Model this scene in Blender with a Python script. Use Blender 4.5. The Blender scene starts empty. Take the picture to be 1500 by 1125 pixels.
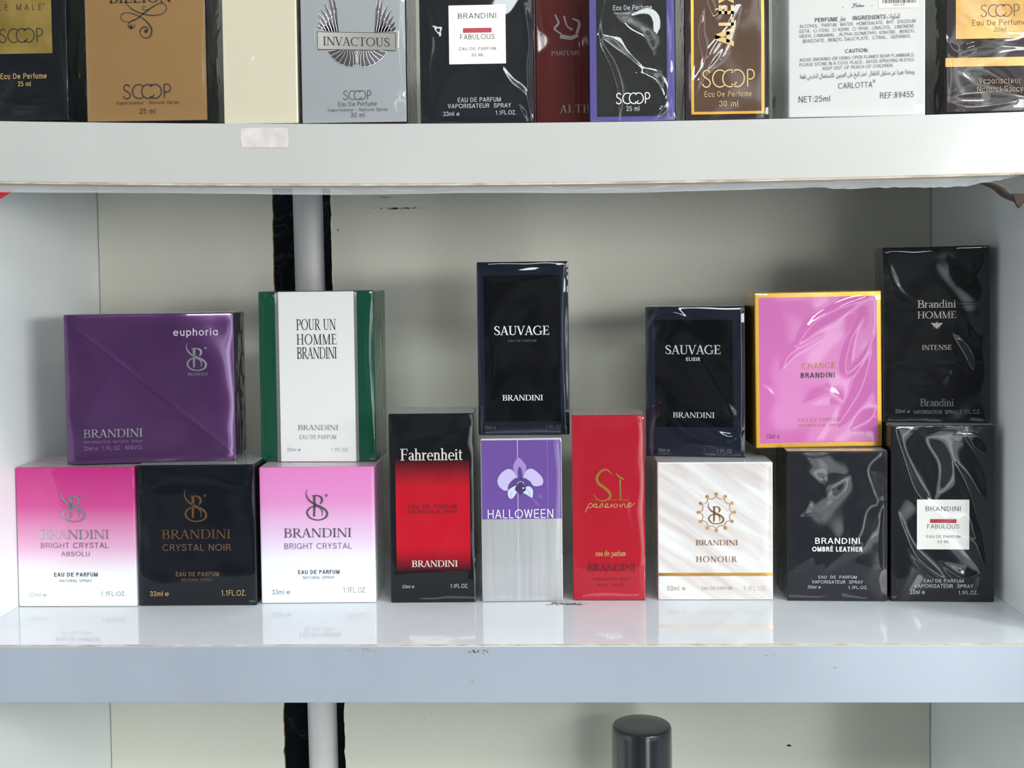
import bpy, bmesh, math, random, unicodedata
import numpy as np
from mathutils import Vector, Matrix

S = bpy.context.scene
C = S.collection
PI = math.pi

# ------------------------------------------------------------------ camera
cam = bpy.data.cameras.new('camera')
cam.sensor_fit = 'HORIZONTAL'; cam.sensor_width = 36.0
cam.lens = 41.76; cam.shift_y = -0.055
cam.clip_start = 0.01; cam.clip_end = 50
camo = bpy.data.objects.new('camera', cam); C.objects.link(camo)
camo.location = (0.0, -0.6, 0.18526)
camo.rotation_euler = (1.53216, 0.011947, 0.033215)
S.camera = camo

# ------------------------------------------------------------------ view and exposure
S.view_settings.view_transform = 'Standard'
S.view_settings.look = 'None'
S.view_settings.gamma = 1.0
S.view_settings.use_curve_mapping = False
S.view_settings.exposure = 0.05
S.cycles.max_bounces = 10
S.cycles.transparent_max_bounces = 16
S.cycles.sample_clamp_indirect = 6.0

# ------------------------------------------------------------------ world: the open shop front and street the boxes face
def build_world():
    w = bpy.data.worlds.new('street_light'); S.world = w; w.use_nodes = True
    nt = w.node_tree; nt.nodes.clear()
    N, L = nt.nodes.new, nt.links.new
    def math_(op, a, b=None, c=None, clamp=False):
        n = N('ShaderNodeMath'); n.operation = op; n.use_clamp = clamp
        for i, v in enumerate((a, b, c)):
            if v is None: continue
            if isinstance(v, (int, float)): n.inputs[i].default_value = v
            else: L(v, n.inputs[i])
        return n.outputs[0]
    def step(v, a, b):
        n = N('ShaderNodeMapRange'); n.interpolation_type = 'SMOOTHSTEP'
        L(v, n.inputs[0]); n.inputs[1].default_value = a; n.inputs[2].default_value = b
        return n.outputs[0]
    tc = N('ShaderNodeTexCoord'); sp = N('ShaderNodeSeparateXYZ'); L(tc.outputs['Generated'], sp.inputs[0])
    x, y, z = sp.outputs
    fr = math_('MAXIMUM', math_('MULTIPLY', y, -1.0), 0.05)
    az = math_('DIVIDE', x, fr)                      # 0 straight out of the shelf, + to the right
    el = math_('DIVIDE', z, fr)
    nz = N('ShaderNodeTexNoise'); nz.inputs['Scale'].default_value = 3.2; nz.inputs['Detail'].default_value = 2.0
    L(tc.outputs['Generated'], nz.inputs['Vector'])
    patch = step(nz.outputs['Fac'], 0.42, 0.62)
    base = math_('MULTIPLY_ADD', patch, WORLD['patch'], WORLD['base'])
    # the dark figure and shop inside, straight in front of the shelf
    base = math_('MULTIPLY', base, math_('MULTIPLY_ADD', step(el, -0.55, -0.15), 0.6, 0.4))
    dark = math_('MULTIPLY', step(az, -0.62, -0.45), math_('SUBTRACT', 1.0, step(az, 0.10, 0.24)))
    base = math_('MULTIPLY', base, math_('MULTIPLY_ADD', dark, -WORLD['dark'], 1.0))
    # daylight opening to the right
    nz2 = N('ShaderNodeTexNoise'); nz2.inputs['Scale'].default_value = 9.0; nz2.inputs['Detail'].default_value = 2.5
    L(tc.outputs['Generated'], nz2.inputs['Vector'])
    shop = math_('MULTIPLY', step(az, 0.17, 0.25), math_('SUBTRACT', 1.0, step(az, 0.44, 0.50)))
    shop = math_('MULTIPLY', shop, math_('MULTIPLY_ADD', step(nz2.outputs['Fac'], 0.42, 0.58), 1.6, 0.5))
    win = math_('MULTIPLY', step(az, 0.30, 0.335), math_('SUBTRACT', 1.0, step(az, 0.37, 0.40)))
    win = math_('ADD', win, math_('MULTIPLY', shop, 0.42))
    win = math_('MULTIPLY', win, step(el, -0.9, -0.5))
    win2 = math_('MULTIPLY', step(az, 0.62, 0.8), step(el, -0.4, -0.1))
    sky = step(el, 0.45, 1.0)
    tot = math_('ADD', base, math_('MULTIPLY', win, WORLD['win']))
    tot = math_('ADD', tot, math_('MULTIPLY', win2, WORLD['win2']))
    tot = math_('ADD', tot, math_('MULTIPLY', sky, WORLD['sky']))
    left = math_('MULTIPLY', math_('SUBTRACT', 1.0, step(az, -1.1, -0.62)), step(el, -0.9, -0.3))
    tot = math_('ADD', tot, math_('MULTIPLY', left, WORLD['left']))
    ground = math_('SUBTRACT', 1.0, step(el, -0.75, -0.42))
    tot = math_('ADD', tot, math_('MULTIPLY', ground, WORLD['ground']))
    bg = N('ShaderNodeBackground'); bg.inputs['Color'].default_value = (0.93, 1.0, 1.03, 1)
    L(tot, bg.inputs['Strength'])
    out = N('ShaderNodeOutputWorld'); L(bg.outputs[0], out.inputs[0])
WORLD = dict(base=0.08, patch=0.55, dark=0.70, win=3.4, win2=0.4, sky=0.4, left=0.65, ground=0.08)
build_world()

def area(name, loc, target, sx, sy, power, col):
    l = bpy.data.lights.new(name, 'AREA'); l.shape = 'RECTANGLE'; l.size = sx; l.size_y = sy
    l.energy = power; l.color = col
    o = bpy.data.objects.new(name, l); C.objects.link(o)
    o.location = loc
    d = Vector(target) - Vector(loc)
    o.rotation_euler = d.to_track_quat('-Z', 'Y').to_euler()
    return o
area('near_key_right', (0.72, -0.62, 0.265), (-0.10, 0.18, 0.18), 0.60, 0.14, 5.1, (1.0, 1.0, 0.98))  # near key lamp, added to shape the light on the back wall and below
area('daylight_above', (0.04, -1.50, 0.86), (0.0, 0.10, 0.10), 0.7, 0.16, 8.0, (0.92, 1.0, 1.0))
area('ceiling_lamp', (0.85, -0.55, 1.50), (-0.25, 0.05, 0.10), 0.16, 0.10, 6.5, (0.93, 0.99, 1.0))

# ------------------------------------------------------------------ colours and materials
def lin(c):
    return tuple(((v / 255) / 12.92 if v / 255 <= 0.04045 else ((v / 255 + 0.055) / 1.055) ** 2.4) for v in c)

class NT:
    def __init__(s, m):
        s.t = m.node_tree; s.b = s.t.nodes['Principled BSDF']
    def n(s, kind, **kw):
        nd = s.t.nodes.new(kind)
        for k, v in kw.items(): setattr(nd, k, v)
        return nd
    def l(s, a, b): s.t.links.new(a, b)
    def obj(s):
        return s.n('ShaderNodeTexCoord').outputs['Object']
    def ramp(s, fac, stops, interp='LINEAR'):
        r = s.n('ShaderNodeValToRGB'); r.color_ramp.interpolation = interp
        e = r.color_ramp.elements
        while len(e) < len(stops): e.new(0.5)
        for q, (p, c) in zip(e, stops):
            q.position = p; q.color = (*lin(c), 1)
        s.l(fac, r.inputs[0]); return r.outputs[0]

def gradient_z(stops, H, wobble=0.0):
    def f(nt):
        sp = nt.n('ShaderNodeSeparateXYZ'); nt.l(nt.obj(), sp.inputs[0])
        mr = nt.n('ShaderNodeMapRange'); nt.l(sp.outputs[2], mr.inputs[0]); mr.inputs[2].default_value = H
        return nt.ramp(mr.outputs[0], stops)
    return f

def noisy(c1, c2, scale=40, detail=4, stretch=(1, 1, 1), lo=0.35, hi=0.65):
    def f(nt):
        mp = nt.n('ShaderNodeMapping'); nt.l(nt.obj(), mp.inputs[0]); mp.inputs['Scale'].default_value = stretch
        nz = nt.n('ShaderNodeTexNoise'); nz.inputs['Scale'].default_value = scale; nz.inputs['Detail'].default_value = detail
        nt.l(mp.outputs[0], nz.inputs['Vector'])
        return nt.ramp(nz.outputs['Fac'], [(lo, c1), (hi, c2)])
    return f

_mats = {}
def mat(name, base, rough=0.4, metal=0.0, coat=0.0, film=None, spec=0.5, bump=None, coat_ior=1.45, coat_rough=0.03, base_film=False):
    """film: 'attr' uses the wrap's own surface tilt stored on the mesh, 'bump' a crinkled wrap without it."""
    if name in _mats: return _mats[name]
    m = bpy.data.materials.new(name); m.use_nodes = True; nt = NT(m); b = nt.b
    if callable(base): nt.l(base(nt), b.inputs['Base Color'])
    else: b.inputs['Base Color'].default_value = (*lin(base), 1)
    b.inputs['Roughness'].default_value = rough; b.inputs['Metallic'].default_value = metal
    b.inputs['Specular IOR Level'].default_value = spec
    if coat:
        b.inputs['Coat Weight'].default_value = coat; b.inputs['Coat Roughness'].default_value = coat_rough
        b.inputs['Coat IOR'].default_value = coat_ior
    if film == 'attr':
        at = nt.n('ShaderNodeAttribute', attribute_name='film')
        vt = nt.n('ShaderNodeVectorTransform', vector_type='VECTOR', convert_from='OBJECT', convert_to='WORLD')
        nt.l(at.outputs['Vector'], vt.inputs[0])
        ge = nt.n('ShaderNodeNewGeometry')
        ad = nt.n('ShaderNodeVectorMath', operation='ADD'); nt.l(vt.outputs[0], ad.inputs[0]); nt.l(ge.outputs['Normal'], ad.inputs[1])
        no = nt.n('ShaderNodeVectorMath', operation='NORMALIZE'); nt.l(ad.outputs[0], no.inputs[0])
        if coat: nt.l(no.outputs[0], b.inputs['Coat Normal'])
        if base_film or not coat: nt.l(no.outputs[0], b.inputs['Normal'])
    if film == 'bump':
        nz = nt.n('ShaderNodeTexNoise'); nz.inputs['Scale'].default_value = 38; nz.inputs['Detail'].default_value = 1.5
        nz.inputs['Distortion'].default_value = 1.5
        nt.l(nt.obj(), nz.inputs['Vector'])
        bp = nt.n('ShaderNodeBump'); bp.inputs['Strength'].default_value = 0.22; bp.inputs['Distance'].default_value = 0.003
        nt.l(nz.outputs['Fac'], bp.inputs['Height']); nt.l(bp.outputs[0], b.inputs['Coat Normal'])
    if bump:
        sc, st, di = bump
        nz = nt.n('ShaderNodeTexNoise'); nz.inputs['Scale'].default_value = sc; nz.inputs['Detail'].default_value = 4
        nt.l(nt.obj(), nz.inputs['Vector'])
        bp = nt.n('ShaderNodeBump'); bp.inputs['Strength'].default_value = st; bp.inputs['Distance'].default_value = di
        nt.l(nz.outputs['Fac'], bp.inputs['Height']); nt.l(bp.outputs[0], b.inputs['Normal'])
    _mats[name] = m
    return m

def ink(name, c, metal=0.0, rough=0.45):
    return mat('ink_' + name, c, rough=rough, metal=metal, coat=0.35, film='attr')
def foil(name, c, rough=0.28):
    return mat('foil_' + name, c, rough=rough, metal=0.85, film='attr')

# ------------------------------------------------------------------ object helpers
def empty(name, loc, rz=0.0, ry=0.0):
    o = bpy.data.objects.new(name, None); C.objects.link(o)
    o.location = loc; o.rotation_euler = (0, ry, rz); o.empty_display_size = 0.01
    return o
def tag(o, label, cat, group=None):
    o['label'] = label; o['category'] = cat
    if group: o['group'] = group
    return o
def link(name, me, mats, parent=None):
    o = bpy.data.objects.new(name, me); C.objects.link(o)
    for m in (mats if isinstance(mats, (list, tuple)) else [mats]): me.materials.append(m)
    if parent is not None: o.parent = parent
    return o
def bm_obj(name, bm, mats, parent=None, smooth=False):
    me = bpy.data.meshes.new(name); bm.normal_update(); bm.to_mesh(me); bm.free()
    if smooth:
        for p in me.polygons: p.use_smooth = True
    return link(name, me, mats, parent)
def bm_box(bm, x0, x1, y0, y1, z0, z1, bev=0.0, seg=2):
    r = bmesh.ops.create_cube(bm, size=1.0)
    for v in r['verts']:
        v.co = Vector(((x0 + x1) / 2 + v.co.x * (x1 - x0), (y0 + y1) / 2 + v.co.y * (y1 - y0), (z0 + z1) / 2 + v.co.z * (z1 - z0)))
    if bev:
        es = list({e for v in r['verts'] for e in v.link_edges})
        bmesh.ops.bevel(bm, geom=es, offset=bev, segments=seg, affect='EDGES', profile=0.5)
def box_obj(name, x0, x1, y0, y1, z0, z1, m, parent=None, bev=0.0, seg=2):
    bm = bmesh.new(); bm_box(bm, x0, x1, y0, y1, z0, z1, bev, seg); return bm_obj(name, bm, m, parent)

# ------------------------------------------------------------------ flat print: polygons in a face plane (u right, v up)
class Print:
    def __init__(s): s.v = []; s.f = []
    def poly(s, pts):
        a = sum(pts[i][0] * pts[(i + 1) % len(pts)][1] - pts[(i + 1) % len(pts)][0] * pts[i][1] for i in range(len(pts)))
        if a < 0: pts = pts[::-1]
        k = len(s.v); s.v += [tuple(p) for p in pts]; s.f.append(tuple(range(k, k + len(pts))))
    def rect(s, x0, x1, y0, y1): s.poly([(x0, y0), (x1, y0), (x1, y1), (x0, y1)])
    def add(s, vs, fs, fn=None):
        k = len(s.v); s.v += [fn(p) if fn else tuple(p) for p in vs]; s.f += [tuple(i + k for i in f) for f in fs]
    def stroke(s, pts, closed=False):
        """pts (x, y, width): a ribbon of changing width"""
        n = len(pts); L, Rr = [], []
        for i in range(n):
            a = pts[(i - 1) % n] if (closed or i > 0) else pts[i]
            b = pts[(i + 1) % n] if (closed or i < n - 1) else pts[i]
            dx, dy = b[0] - a[0], b[1] - a[1]; d = math.hypot(dx, dy) or 1e-9
            nx, ny = -dy / d, dx / d; w = pts[i][2] / 2
            L.append((pts[i][0] + nx * w, pts[i][1] + ny * w)); Rr.append((pts[i][0] - nx * w, pts[i][1] - ny * w))
        for i in range(n if closed else n - 1):
            j = (i + 1) % n
            s.poly([Rr[i], Rr[j], L[j], L[i]])
    def curve(s, pts, k=5, closed=False):
        s.stroke(smooth(pts, k, closed), closed)

def smooth(pts, k=5, closed=False):
    out = []; n = len(pts)
    for i in range(n if closed else n - 1):
        p = [np.array(pts[(i + q) % n] if closed else pts[min(max(i + q, 0), n - 1)], float) for q in (-1, 0, 1, 2)]
        for t in np.arange(k) / k:
            out.append(tuple(0.5 * (2 * p[1] + (p[2] - p[0]) * t + (2 * p[0] - 5 * p[1] + 4 * p[2] - p[3]) * t * t + (3 * p[1] - p[0] - 3 * p[2] + p[3]) * t ** 3)))
    if not closed: out.append(tuple(map(float, pts[-1])))
    return out

# ---- sans lettering drawn stroke by stroke (cap height 1, even weight)
_cache = {}
def sans_glyph(ch, w):
    P = Print(); h = w / 2
    V = lambda x, y0=0.0, y1=1.0: P.rect(x - h, x + h, y0, y1)
    B = lambda x0, x1, y: P.rect(x0, x1, y - h, y + h)
    def dg(x0, y0, x1, y1):
        dx = h * math.hypot(x1 - x0, y1 - y0) / max(abs(y1 - y0), 1e-6)
        P.poly([(x0 - dx, y0), (x0 + dx, y0), (x1 + dx, y1), (x1 - dx, y1)])
    def arc(cx, cy, rx, ry, a0=0, a1=360, n=20):
        P.stroke([(cx + (rx - h) * math.cos(math.radians(a0 + (a1 - a0) * i / n)), cy + (ry - h) * math.sin(math.radians(a0 + (a1 - a0) * i / n)), w) for i in range(n + 1)])
    def bowl(x0, xr, y0, y1):
        ry = (y1 - y0) / 2; rx = min(ry * 1.15, xr - x0); cx = xr - rx
        B(x0, cx, y1 - h); B(x0, cx, y0 + h); arc(cx, y0 + ry, rx, ry, 90, -90, 12)
    C_ = lambda *p: P.curve([(a, b, w) for a, b in p], 4)
    X = .72; A = .6
    if ch == 'A': dg(h, 0, .37, 1); dg(.74 - h, 0, .37, 1); B(.15, .59, .32); A = .74
    elif ch == 'B': V(h + .04); bowl(.04, .6, .49, 1); bowl(.04, .64, 0, .51 + h); A = .66
    elif ch == 'C': arc(.45, .5, .44, .5, 42, 318); A = .82
    elif ch == 'D': V(h + .04); bowl(.04, .74, 0, 1); A = .78
    elif ch == 'E': V(h + .04); B(.04, .6, 1 - h); B(.04, .56, .52); B(.04, .61, h); A = .63
    elif ch == '\u00c9': V(h + .04); B(.04, .6, 1 - h); B(.04, .56, .52); B(.04, .61, h); dg(.28, 1.08, .4, 1.24); A = .63
    elif ch == 'F': V(h + .04); B(.04, .57, 1 - h); B(.04, .52, .52); A = .58
    elif ch == 'G': arc(.46, .5, .45, .5, 42, 345); B(.5, .86, .45); V(.86 - h, .12, .45); A = .9
    elif ch == 'H': V(h + .04); V(.7 - h); B(.04, .7, .52); A = .74
    elif ch == 'I': V(h + .05); A = .1 + w
    elif ch == 'K': V(h + .04); dg(.1, .36, .58, 1); dg(.64, 0, .26, .62); A = .68
    elif ch == 'L': V(h + .04); B(.04, .54, h); A = .56
    elif ch == 'M': V(h + .03); V(.83 - h); dg(.43, 0, h + .05, 1); dg(.43, 0, .81 - h, 1); A = .86
    elif ch == 'N': V(h + .04); V(.7 - h); dg(.68 - h, 0, .06 + h, 1); A = .74
    elif ch == 'O': arc(.47, .5, .46, .5); A = .94
    elif ch == 'P': V(h + .04); bowl(.04, .63, .44, 1); A = .65
    elif ch == 'R': V(h + .04); bowl(.04, .63, .46, 1); dg(.63, 0, .42, .5); A = .68
    elif ch == 'S': C_((.57, .74), (.5, .9), (.32, 1 - h), (.13, .9), (.1, .73), (.2, .6), (.34, .52), (.5, .44), (.59, .28), (.52, .1), (.33, h), (.12, .1), (.05, .28)); A = .66
    elif ch == 'T': V(.32); B(0, .64, 1 - h); A = .64
    elif ch == 'U': V(h + .04, .32, 1); V(.68 - h, .32, 1); arc(.36, .33, .32, .33, 180, 360, 14); A = .72
    elif ch == 'V': dg(.34, 0, h, 1); dg(.34, 0, .68 - h, 1); A = .68
    elif ch == 'W': dg(.26, 0, h, 1); dg(.26, 0, .48, 1); dg(.7, 0, .48, 1); dg(.7, 0, .96 - h, 1); A = .96
    elif ch == 'X': dg(h, 0, .62 - h, 1); dg(.62 - h, 0, h, 1); A = .64
    elif ch == 'Y': dg(.32, .42, h, 1); dg(.32, .42, .64 - h, 1); V(.32, 0, .46); A = .64
    elif ch == 'Z': B(.02, .6, 1 - h); B(.0, .62, h); dg(.08, h, .52, 1 - h); A = .62
    elif ch == '0': arc(.3, .5, .27, .5); A = .6
    elif ch == '1': V(.32); dg(.14, .72, .3, .95); A = .5
    elif ch == '2': C_((.07, .7), (.14, .9), (.3, 1 - h), (.47, .88), (.5, .7), (.4, .5), (.2, .28), (.07, h)); B(.03, .54, h); A = .58
    elif ch == '3': C_((.07, .76), (.15, .92), (.3, 1 - h), (.46, .88), (.46, .66), (.34, .54), (.22, .53)); C_((.22, .53), (.4, .5), (.51, .3), (.44, .1), (.28, h), (.12, .1), (.05, .28)); A = .58
    elif ch == '4': V(.42); B(.03, .56, .28); dg(.07, .28, .4, .97); A = .6
    elif ch == '5': B(.12, .5, 1 - h); dg(.1, .5, .15, .98); C_((.09, .52), (.28, .62), (.47, .52), (.52, .32), (.44, .1), (.27, h), (.11, .1), (.05, .24)); A = .58
    elif ch == '6': arc(.3, .32, .25, .32); C_((.09, .34), (.14, .7), (.3, .94), (.5, .84)); A = .6
    elif ch == '7': B(.04, .54, 1 - h); dg(.2, 0, .5, .97); A = .56
    elif ch == '8': arc(.3, .27, .26, .27); arc(.3, .76, .22, .24); A = .6
    elif ch == '9': arc(.3, .68, .25, .32); C_((.51, .66), (.46, .3), (.3, .06), (.1, .16)); A = .6
    elif ch == 'a': arc(.28, .36, .26, .36); V(.54 - h, 0, X); A = .58
    elif ch == 'b': arc(.3, .36, .26, .36); V(.04 + h); A = .58
    elif ch == 'c': arc(.29, .36, .27, .36, 45, 315); A = .53
    elif ch == 'd': arc(.28, .36, .26, .36); V(.54 - h); A = .58
    elif ch == 'e': arc(.3, .36, .28, .36, 0, 318); B(.06, .56, .37); A = .6
    elif ch == 'f': V(.16, 0, .8); C_((.16, .76), (.2, .94), (.34, .98)); B(.02, .34, X - h); A = .34
    elif ch == 'g': arc(.28, .36, .26, .36); V(.54 - h, -.1, X); C_((.54 - h, -.08), (.42, -.25), (.2, -.25), (.08, -.16)); A = .58
    elif ch == 'h': V(.04 + h); V(.5 - h, 0, .44); arc(.27, .44, .23, .28, 180, 0, 12); A = .54
    elif ch in 'il': V(.05 + h, 0, X if ch == 'i' else 1.0); ch == 'i' and P.rect(.05, .05 + w, .86, .98); A = .1 + w
    elif ch == 'm': V(.04 + h, 0, X); [(V(x, 0, .46), arc(x - .17, .46, .17 + h, .26, 180, 0, 12)) for x in (.43, .78)]; A = .86
    elif ch == 'n': V(.04 + h, 0, X); V(.5 - h, 0, .44); arc(.27, .44, .23, .28, 180, 0, 12); A = .54
    elif ch == 'o': arc(.3, .36, .28, .36); A = .6
    elif ch == 'p': arc(.3, .36, .26, .36); V(.04 + h, -.27, X); A = .58
    elif ch == 'r': V(.04 + h, 0, X); C_((.06 + h, .4), (.14, .62), (.34, .68)); A = .35
    elif ch == 's': C_((.42, .54), (.36, .66), (.25, X - h), (.11, .64), (.1, .5), (.24, .38), (.41, .3), (.44, .16), (.34, .06), (.22, h), (.1, .06), (.04, .19)); A = .49
    elif ch == 't': V(.16, .1, .92); C_((.16, .14), (.2, .05), (.33, .05)); B(.02, .33, X - h); A = .35
    elif ch == 'u': V(.04 + h, .28, X); V(.5 - h, 0, X); arc(.27, .28, .23, .28, 180, 360, 12); A = .54
    elif ch == 'v': dg(.26, 0, h, X); dg(.26, 0, .52 - h, X); A = .52
    elif ch == 'w': dg(.2, 0, h, X); dg(.2, 0, .36, X); dg(.54, 0, .36, X); dg(.54, 0, .74 - h, X); A = .74
    elif ch == 'y': dg(.27, 0, h, X); dg(.16, -.27, .54 - h, X); A = .54
    elif ch in '.,:;':
        P.rect(.06, .06 + w * 1.2, 0, w * 1.2)
        if ch in ',;': P.poly([(.06 + w * .4, 0), (.06 + w * 1.2, 0), (.06 + w * .5, -.16)])
        if ch in ':;': P.rect(.06, .06 + w * 1.2, .5, .5 + w * 1.2)
        A = .2
    elif ch == '-': B(.06, .32, .36); A = .38
    elif ch == '%': arc(.2, .76, .17, .24); arc(.7, .24, .17, .24); dg(.22, 0, .68, 1); A = .9
    elif ch == '\u212e': arc(.38, .36, .36, .36, 0, 320); B(.1, .72, .37); P.stroke([(.1, .37, w * 1.5), (.2, .6, w * 1.5)]); A = .76
    else: A = .3
    return P.v, P.f, A
def sans(body, bold=0.0, gap=0.13):
    key = (body, bold, gap)
    if key in _cache: return _cache[key]
    vs, fs, x = [], [], 0.0; w = 0.10 + bold * 3.2
    for ch in body:
        v, f, adv = sans_glyph(ch, w); k = len(vs)
        vs += [(a + x, b) for a, b in v]; fs += [tuple(i + k for i in q) for q in f]; x += adv + gap
    _cache[key] = (vs, fs)
    return vs, fs
# ---- the Arabic lines use Blender's built-in face
_fonto = None
def builtin(body):
    global _fonto
    if _fonto is None:
        cu = bpy.data.curves.new('lettering_source', 'FONT'); cu.resolution_u = 3
        _fonto = bpy.data.objects.new('lettering_source', cu); C.objects.link(_fonto)
    _fonto.data.body = body
    bpy.context.view_layer.update()
    ev = _fonto.evaluated_get(bpy.context.evaluated_depsgraph_get()); me = ev.to_mesh()
    vs = [(v.co.x, v.co.y / 0.7) for v in me.vertices]; fs = [tuple(p.vertices) for p in me.polygons]
    ev.to_mesh_clear()
    return vs, fs

# ---- serif lettering drawn stroke by stroke (cap height 1)
K, T = 0.132, 0.052
def serif_glyph(ch):
    P = Print()
    def st(x, y0=0.0, y1=1.0, w=K, s0=True, s1=True):
        P.rect(x - w / 2, x + w / 2, y0, y1)
        for on, y, sg in ((s0, y0, 1), (s1, y1, -1)):
            if on: sf(x, y, sg, w)
    def sf(x, y, sg, w=K, h=0.10):
        P.poly([(x - w / 2 - h, y), (x + w / 2 + h, y), (x + w / 2 + h, y + sg * 0.035), (x + w / 2, y + sg * 0.075), (x - w / 2, y + sg * 0.075), (x - w / 2 - h, y + sg * 0.035)])
    def dg(x0, y0, x1, y1, w):
        dx = w / 2 * math.hypot(x1 - x0, y1 - y0) / max(abs(y1 - y0), 1e-6)
        P.poly([(x0 - dx, y0), (x0 + dx, y0), (x1 + dx, y1), (x1 - dx, y1)])
    def hb(x0, x1, y, w=T): P.rect(x0, x1, y - w / 2, y + w / 2)
    def bowl(x0, xr, y0, y1, k=K):
        m = (y0 + y1) / 2; q = (xr - x0)
        P.curve([(x0, y1 - T / 2, T), (x0 + q * 0.45, y1 - T / 2, T), (xr - q * 0.1, y1 - (y1 - y0) * 0.18, k * .75), (xr, m, k), (xr - q * 0.1, y0 + (y1 - y0) * 0.18, k * .75), (x0 + q * 0.45, y0 + T / 2, T), (x0, y0 + T / 2, T)], 4)
    def ring(cx, cy, rx, ry, k=K, a0=0, a1=360, n=24):
        pts = []
        for i in range(n + 1):
            a = math.radians(a0 + (a1 - a0) * i / n)
            pts.append((cx + rx * math.cos(a), cy + ry * math.sin(a), T + (k - T) * abs(math.cos(a)) ** 1.4))
        P.stroke(pts)
    A = None
    if ch == 'A': dg(.08, 0, .37, 1, T); dg(.66, 0, .38, 1, K); hb(.18, .56, .34); sf(.08, 0, 1, T); sf(.66, 0, 1, K, .08); A = .76
    elif ch == 'B': st(.17); bowl(.2, .58, .52, 1); bowl(.2, .63, 0, .53); A = .72
    elif ch == 'C': ring(.48, .5, .4, .485, K, 48, 312); P.rect(.72, .76, .7, .95); A = .82
    elif ch == 'D': st(.17); bowl(.2, .78, 0, 1); A = .88
    elif ch == 'E': st(.17); hb(.1, .6, 1 - T / 2); hb(.17, .5, .52); hb(.1, .64, T / 2); P.rect(.565, .6, .78, 1); P.rect(.605, .64, 0, .24); P.rect(.48, .51, .42, .62); A = .7
    elif ch == 'F': st(.17); hb(.1, .6, 1 - T / 2); hb(.17, .5, .52); P.rect(.565, .6, .76, 1); P.rect(.48, .51, .42, .62); A = .64
    elif ch == 'G': ring(.48, .5, .4, .485, K, 48, 330); st(.78, .05, .42, K * .9, False, True); P.rect(.7, .74, .7, .95); A = .92
    elif ch == 'H': st(.17); st(.72); hb(.2, .7, .52); A = .89
    elif ch == 'I': st(.17); A = .34
    elif ch == 'L': st(.17); hb(.1, .6, T / 2); P.rect(.575, .61, 0, .26); A = .65
    elif ch == 'M': st(.13, 0, 1, T, True, False); dg(.47, 0, .15, 1, K); dg(.49, 0, .84, 1, T); st(.86, 0, 1, K, True, False); P.rect(.02, .18, .965, 1); P.rect(.82, 1.0, .965, 1); A = 1.0
    elif ch == 'N': st(.13, 0, 1, T, True, False); dg(.74, 0, .14, 1, K); st(.76, 0, 1, T, False, True); P.rect(.02, .18, .965, 1); A = .88
    elif ch == 'O': ring(.48, .5, .41, .485); A = .96
    elif ch == 'P': st(.17); bowl(.2, .6, .46, 1); A = .66
    elif ch == 'R': st(.17); bowl(.2, .57, .5, 1); P.curve([(.34, .5, K * .8), (.5, .28, K), (.68, .05, K * .8), (.82, -.03, T)], 4); A = .78
    elif ch == 'S':
        P.curve([(.50, .80, T), (.44, .92, T * 1.2), (.29, .975, T * 1.2), (.13, .90, K * .7), (.09, .75, K * .85), (.18, .61, K), (.36, .48, K), (.5, .36, K), (.53, .22, K * .85), (.44, .07, K * .7), (.27, .025, T), (.12, .09, T), (.07, .22, T)], 4)
        P.rect(.49, .52, .70, .96); P.rect(.05, .08, .04, .3); A = .62
    elif ch == 'T': st(.36, 0, 1, K, True, False); hb(.02, .70, 1 - T / 2); P.rect(.02, .055, .76, 1); P.rect(.665, .70, .76, 1); A = .72
    elif ch == 'U': st(.17, .3, 1, K, False, True); P.curve([(.17, .32, K), (.22, .1, K * .8), (.42, .025, T * 1.2), (.62, .1, T), (.68, .32, T)], 4); st(.68, .3, 1, T, False, True); A = .84
    elif ch == 'V': dg(.36, 0, .08, 1, K); dg(.38, 0, .66, 1, T); sf(.08, 1, -1, K, .07); sf(.66, 1, -1, T, .09); A = .74
    elif ch == 'X': dg(.64, 0, .1, 1, K); dg(.1, 0, .62, 1, T); sf(.1, 0, 1, T); sf(.64, 0, 1, K); A = .74
    elif ch == 'a':
        P.curve([(.08, .52, K * .7), (.16, .62, T), (.28, .63, T), (.37, .5, K * .9), (.37, .1, K * .9), (.46, .02, T)], 4)
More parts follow.
